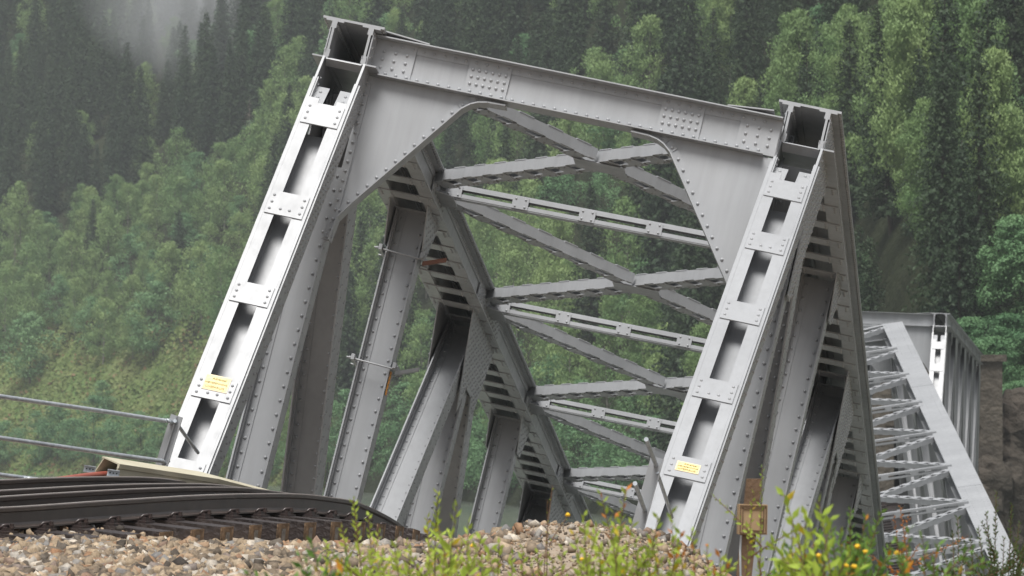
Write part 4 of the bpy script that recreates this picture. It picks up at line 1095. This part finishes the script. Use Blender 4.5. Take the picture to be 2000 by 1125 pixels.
shoots([
 ('willow_shoot', 'tall upright yellow green willow shoot in front of the paired left posts', 'shoot', 850, 19, [(856, 962), (835, 1010), (880, 1040), (905, 1060)], M['shoot'], .042, 75, dict(group=WIL)),
 ('willow_shoot', 'willow shoot with reddish lower leaves in front of the rail end', 'shoot', 700, 18.5, [(690, 975), (668, 1030), (740, 1040), (720, 1005), (640, 1060)], M['shoot'], .040, 70, dict(group=WIL)),
 ('willow_shoot', 'broad leaved bright shoot between the fourth and fifth left posts', 'shoot', 905, 17.5, [(893, 985), (915, 1020), (940, 1050), (960, 1070)], M['shoot'], .058, 42, dict(group=WIL)),
 ('willow_shoot', 'low blurred willow clump at the lower left of the shoots', 'shoot', 625, 15.5, [(610, 1060), (585, 1085), (650, 1090), (680, 1070), (600, 1100)], M['shoot2'], .055, 50, dict(group=WIL)),
 ('willow_shoot', 'thick low clump of yellow green leaves below the tall shoot', 'shoot', 800, 17, [(770, 1060), (800, 1075), (840, 1085), (870, 1075), (745, 1080), (900, 1090), (720, 1085)], M['shoot'], .046, 70, dict(group=WIL)),
 ('willow_shoot', 'orange tipped shoot on the sandy mound left of the right end post', 'shoot', 1205, 18, [(1172, 962), (1222, 955), (1200, 1000), (1235, 1020)], M['shoot'], .050, 55, dict(group=WIL, tipmat=M['ochre'])),
 ('willow_shoot', 'bright rounded shoot at the middle of the mound', 'shoot', 1145, 17, [(1140, 1005), (1120, 1040), (1165, 1030), (1100, 1070)], M['shoot'], .050, 45, dict(group=WIL)),
 ('willow_shoot', 'leafy shoots along the mound between mound top and right end post', 'shoot', 1215, 17, [(1195, 1040), (1240, 1050), (1265, 1075), (1170, 1070), (1225, 1085), (1290, 1090)], M['shoot'], .048, 60, dict(group=WIL)),
 ('willow_shoot', 'yellowing shoot in front of the foot of the right end post', 'shoot', 1300, 17, [(1285, 1010), (1310, 1000), (1330, 1040), (1270, 1050)], M['shoot'], .050, 50, dict(group=WIL, tipmat=M['ochre'])),
 ('willow_shoot', 'low shoots with orange leaves left of the junction box', 'shoot', 1380, 17, [(1350, 1035), (1380, 1065), (1405, 1085), (1330, 1080), (1420, 1095)], M['shoot'], .046, 55, dict(group=WIL, tipmat=M['ochre'])),
 ('willow_shoot', 'slender willow shoot growing up in front of the junction box', 'shoot', 1470, 20, [(1488, 912), (1472, 960)], M['shoot'], .032, 50, dict(group=WIL)),
 ('willow_shoot', 'large leaved shoot right of the junction box', 'shoot', 1552, 17, [(1530, 965), (1548, 1010), (1572, 1000), (1560, 1030)], M['shoot'], .066, 34, dict(group=WIL)),
 ('willow_shoot', 'bright large leaves before the lower right truss', 'shoot', 1600, 16.5, [(1598, 978), (1580, 1020), (1620, 1010)], M['shoot'], .066, 36, dict(group=WIL)),
 ('flowering_shrub', 'dense green shrub with yellow flower heads below the right truss', 'shrub', 1640, 18, [(1660, 995), (1690, 1010), (1620, 1020), (1600, 1040), (1700, 1030), (1720, 1000), (1640, 1040), (1580, 1060), (1560, 1075), (1680, 1050), (1740, 1060)], M['shoot2'], .044, 85, dict(flowers=24)),
 ('flowering_shrub', 'low green shrub with few yellow flowers at the foot of the right truss', 'shrub', 1570, 17, [(1540, 1070), (1580, 1080), (1610, 1060), (1520, 1095), (1650, 1090), (1690, 1080), (1735, 1085)], M['shoot2'], .050, 80, dict(flowers=9)),
 ('leafy_shrub', 'blurred green shoots right of the flowering shrub', 'shrub', 1780, 16.5, [(1775, 1030), (1800, 1045), (1830, 1060), (1760, 1070), (1750, 1050)], M['shoot2'], .052, 48, dict(group=None)),
 ('leafy_shrub', 'dark small leaved shrub in the lower right corner', 'shrub', 1960, 24, [(1945, 960), (1925, 1000), (1975, 985), (1990, 1020), (1910, 1030), (1960, 1050), (2010, 1000), (1895, 1050), (1930, 1075)], M['smallleaf'], .030, 105, dict(group=None)),
 ('leafy_shrub', 'low dark brush along the bottom right edge', 'shrub', 1880, 23, [(1860, 1040), (1840, 1070), (1885, 1060), (1900, 1085), (1870, 1010), (1945, 1080), (1820, 1090)], M['smallleaf'], .032, 95, dict(group=None)),
 ('willow_shoot', 'sparse low shoot on the pale gravel right of the hanging sleepers', 'shoot', 985, 18, [(975, 1060), (1000, 1082), (1020, 1068), (955, 1085)], M['shoot'], .042, 50, dict(group=WIL)),
 ('willow_shoot', 'small low shoot below the two yellow blossoms', 'shoot', 1065, 17.5, [(1050, 1078), (1078, 1092), (1035, 1095)], M['shoot'], .042, 50, dict(group=WIL)),
 ('flower_stalk', 'thin stalk with two yellow blossoms before the dark left diagonal', 'flower', 1074, 22, [(1079, 948), (1069, 975)], M['shoot'], .018, 18, dict(flowers=3)),
 ('dry_stalk', 'dry brown seed stalk before the fallen span', 'plant', 1760, 22, [(1757, 988), (1775, 1005), (1745, 1010)], M['ochre'], .022, 70, dict(group=None)),
])

# ------------------------------------------------------------------ haze
mb = MB(); mb.box((-420, -40, -13), (420, 1250, 330)); hz = mb.build('haze', None); hz.data.materials.clear()
hm = bpy.data.materials.new('haze_air'); hm.use_nodes = True; nt = hm.node_tree; nt.nodes.remove(nt.nodes['Principled BSDF'])
pv = nt.nodes.new('ShaderNodeVolumePrincipled'); pv.inputs['Color'].default_value = (.85, .9, .93, 1); pv.inputs['Density'].default_value = .00022
pv.inputs['Anisotropy'].default_value = .1
nt.links.new(pv.outputs[0], nt.nodes['Material Output'].inputs['Volume']); hz.data.materials.append(hm); tag(hz, 'thin grey haze over the whole valley', 'haze', kind='stuff')
mb = MB(); n1 = 16
vs = [V(math.cos(a)*math.sin(p), math.sin(a)*math.sin(p), math.cos(p)) for p in np.linspace(.05, 3.09, 10) for a in np.linspace(0, 2*math.pi, n1, endpoint=False)]
fs = [(j*n1+i, (j+1)*n1+i, (j+1)*n1+(i+1) % n1, j*n1+(i+1) % n1) for j in range(9) for i in range(n1)]+[tuple(range(n1)), tuple(range(9*n1, 10*n1))[::-1]]
mb.add([V(v[0]*46, v[1]*75, v[2]*21) for v in vs], fs); ms_ = mb.build('mist', None); ms_.data.materials.clear(); ms_.location = at(600, 0, 870); ms_.rotation_euler = (R_(10), 0, R_(10))
mm = bpy.data.materials.new('mist_wisps'); mm.use_nodes = True; nt = mm.node_tree; nt.nodes.remove(nt.nodes['Principled BSDF'])
pv = nt.nodes.new('ShaderNodeVolumePrincipled'); pv.inputs['Color'].default_value = (.92, .95, .97, 1)
tc = nt.nodes.new('ShaderNodeTexCoord'); nz = nt.nodes.new('ShaderNodeTexNoise'); nz.inputs['Scale'].default_value = 2.6; nz.inputs['Detail'].default_value = 3
ln_ = nt.nodes.new('ShaderNodeVectorMath'); ln_.operation = 'MULTIPLY_ADD'; ln_.inputs[1].default_value = (2, 2, 2); ln_.inputs[2].default_value = (-1, -1, -1)
l2 = nt.nodes.new('ShaderNodeVectorMath'); l2.operation = 'LENGTH'; nt.links.new(tc.outputs['Generated'], ln_.inputs[0]); nt.links.new(ln_.outputs[0], l2.inputs[0])
nt.links.new(tc.outputs['Generated'], nz.inputs['Vector'])
fa = nt.nodes.new('ShaderNodeMapRange'); fa.inputs[1].default_value = 1.0; fa.inputs[2].default_value = .0; nt.links.new(l2.outputs['Value'], fa.inputs[0])
fb = nt.nodes.new('ShaderNodeMapRange'); fb.inputs[1].default_value = .28; fb.inputs[2].default_value = .66; fb.inputs[4].default_value = .06; nt.links.new(nz.outputs['Fac'], fb.inputs[0])
mu = nt.nodes.new('ShaderNodeMath'); mu.operation = 'MULTIPLY'; nt.links.new(fa.outputs[0], mu.inputs[0]); nt.links.new(fb.outputs[0], mu.inputs[1]); nt.links.new(mu.outputs[0], pv.inputs['Density'])
nt.links.new(pv.outputs[0], nt.nodes['Material Output'].inputs['Volume']); ms_.data.materials.append(mm); tag(ms_, 'pale wisp of mist on the upper left slope', 'mist', kind='stuff')
print('trees', counts, 'sleepers', ns, 'objects', len(COL.objects))
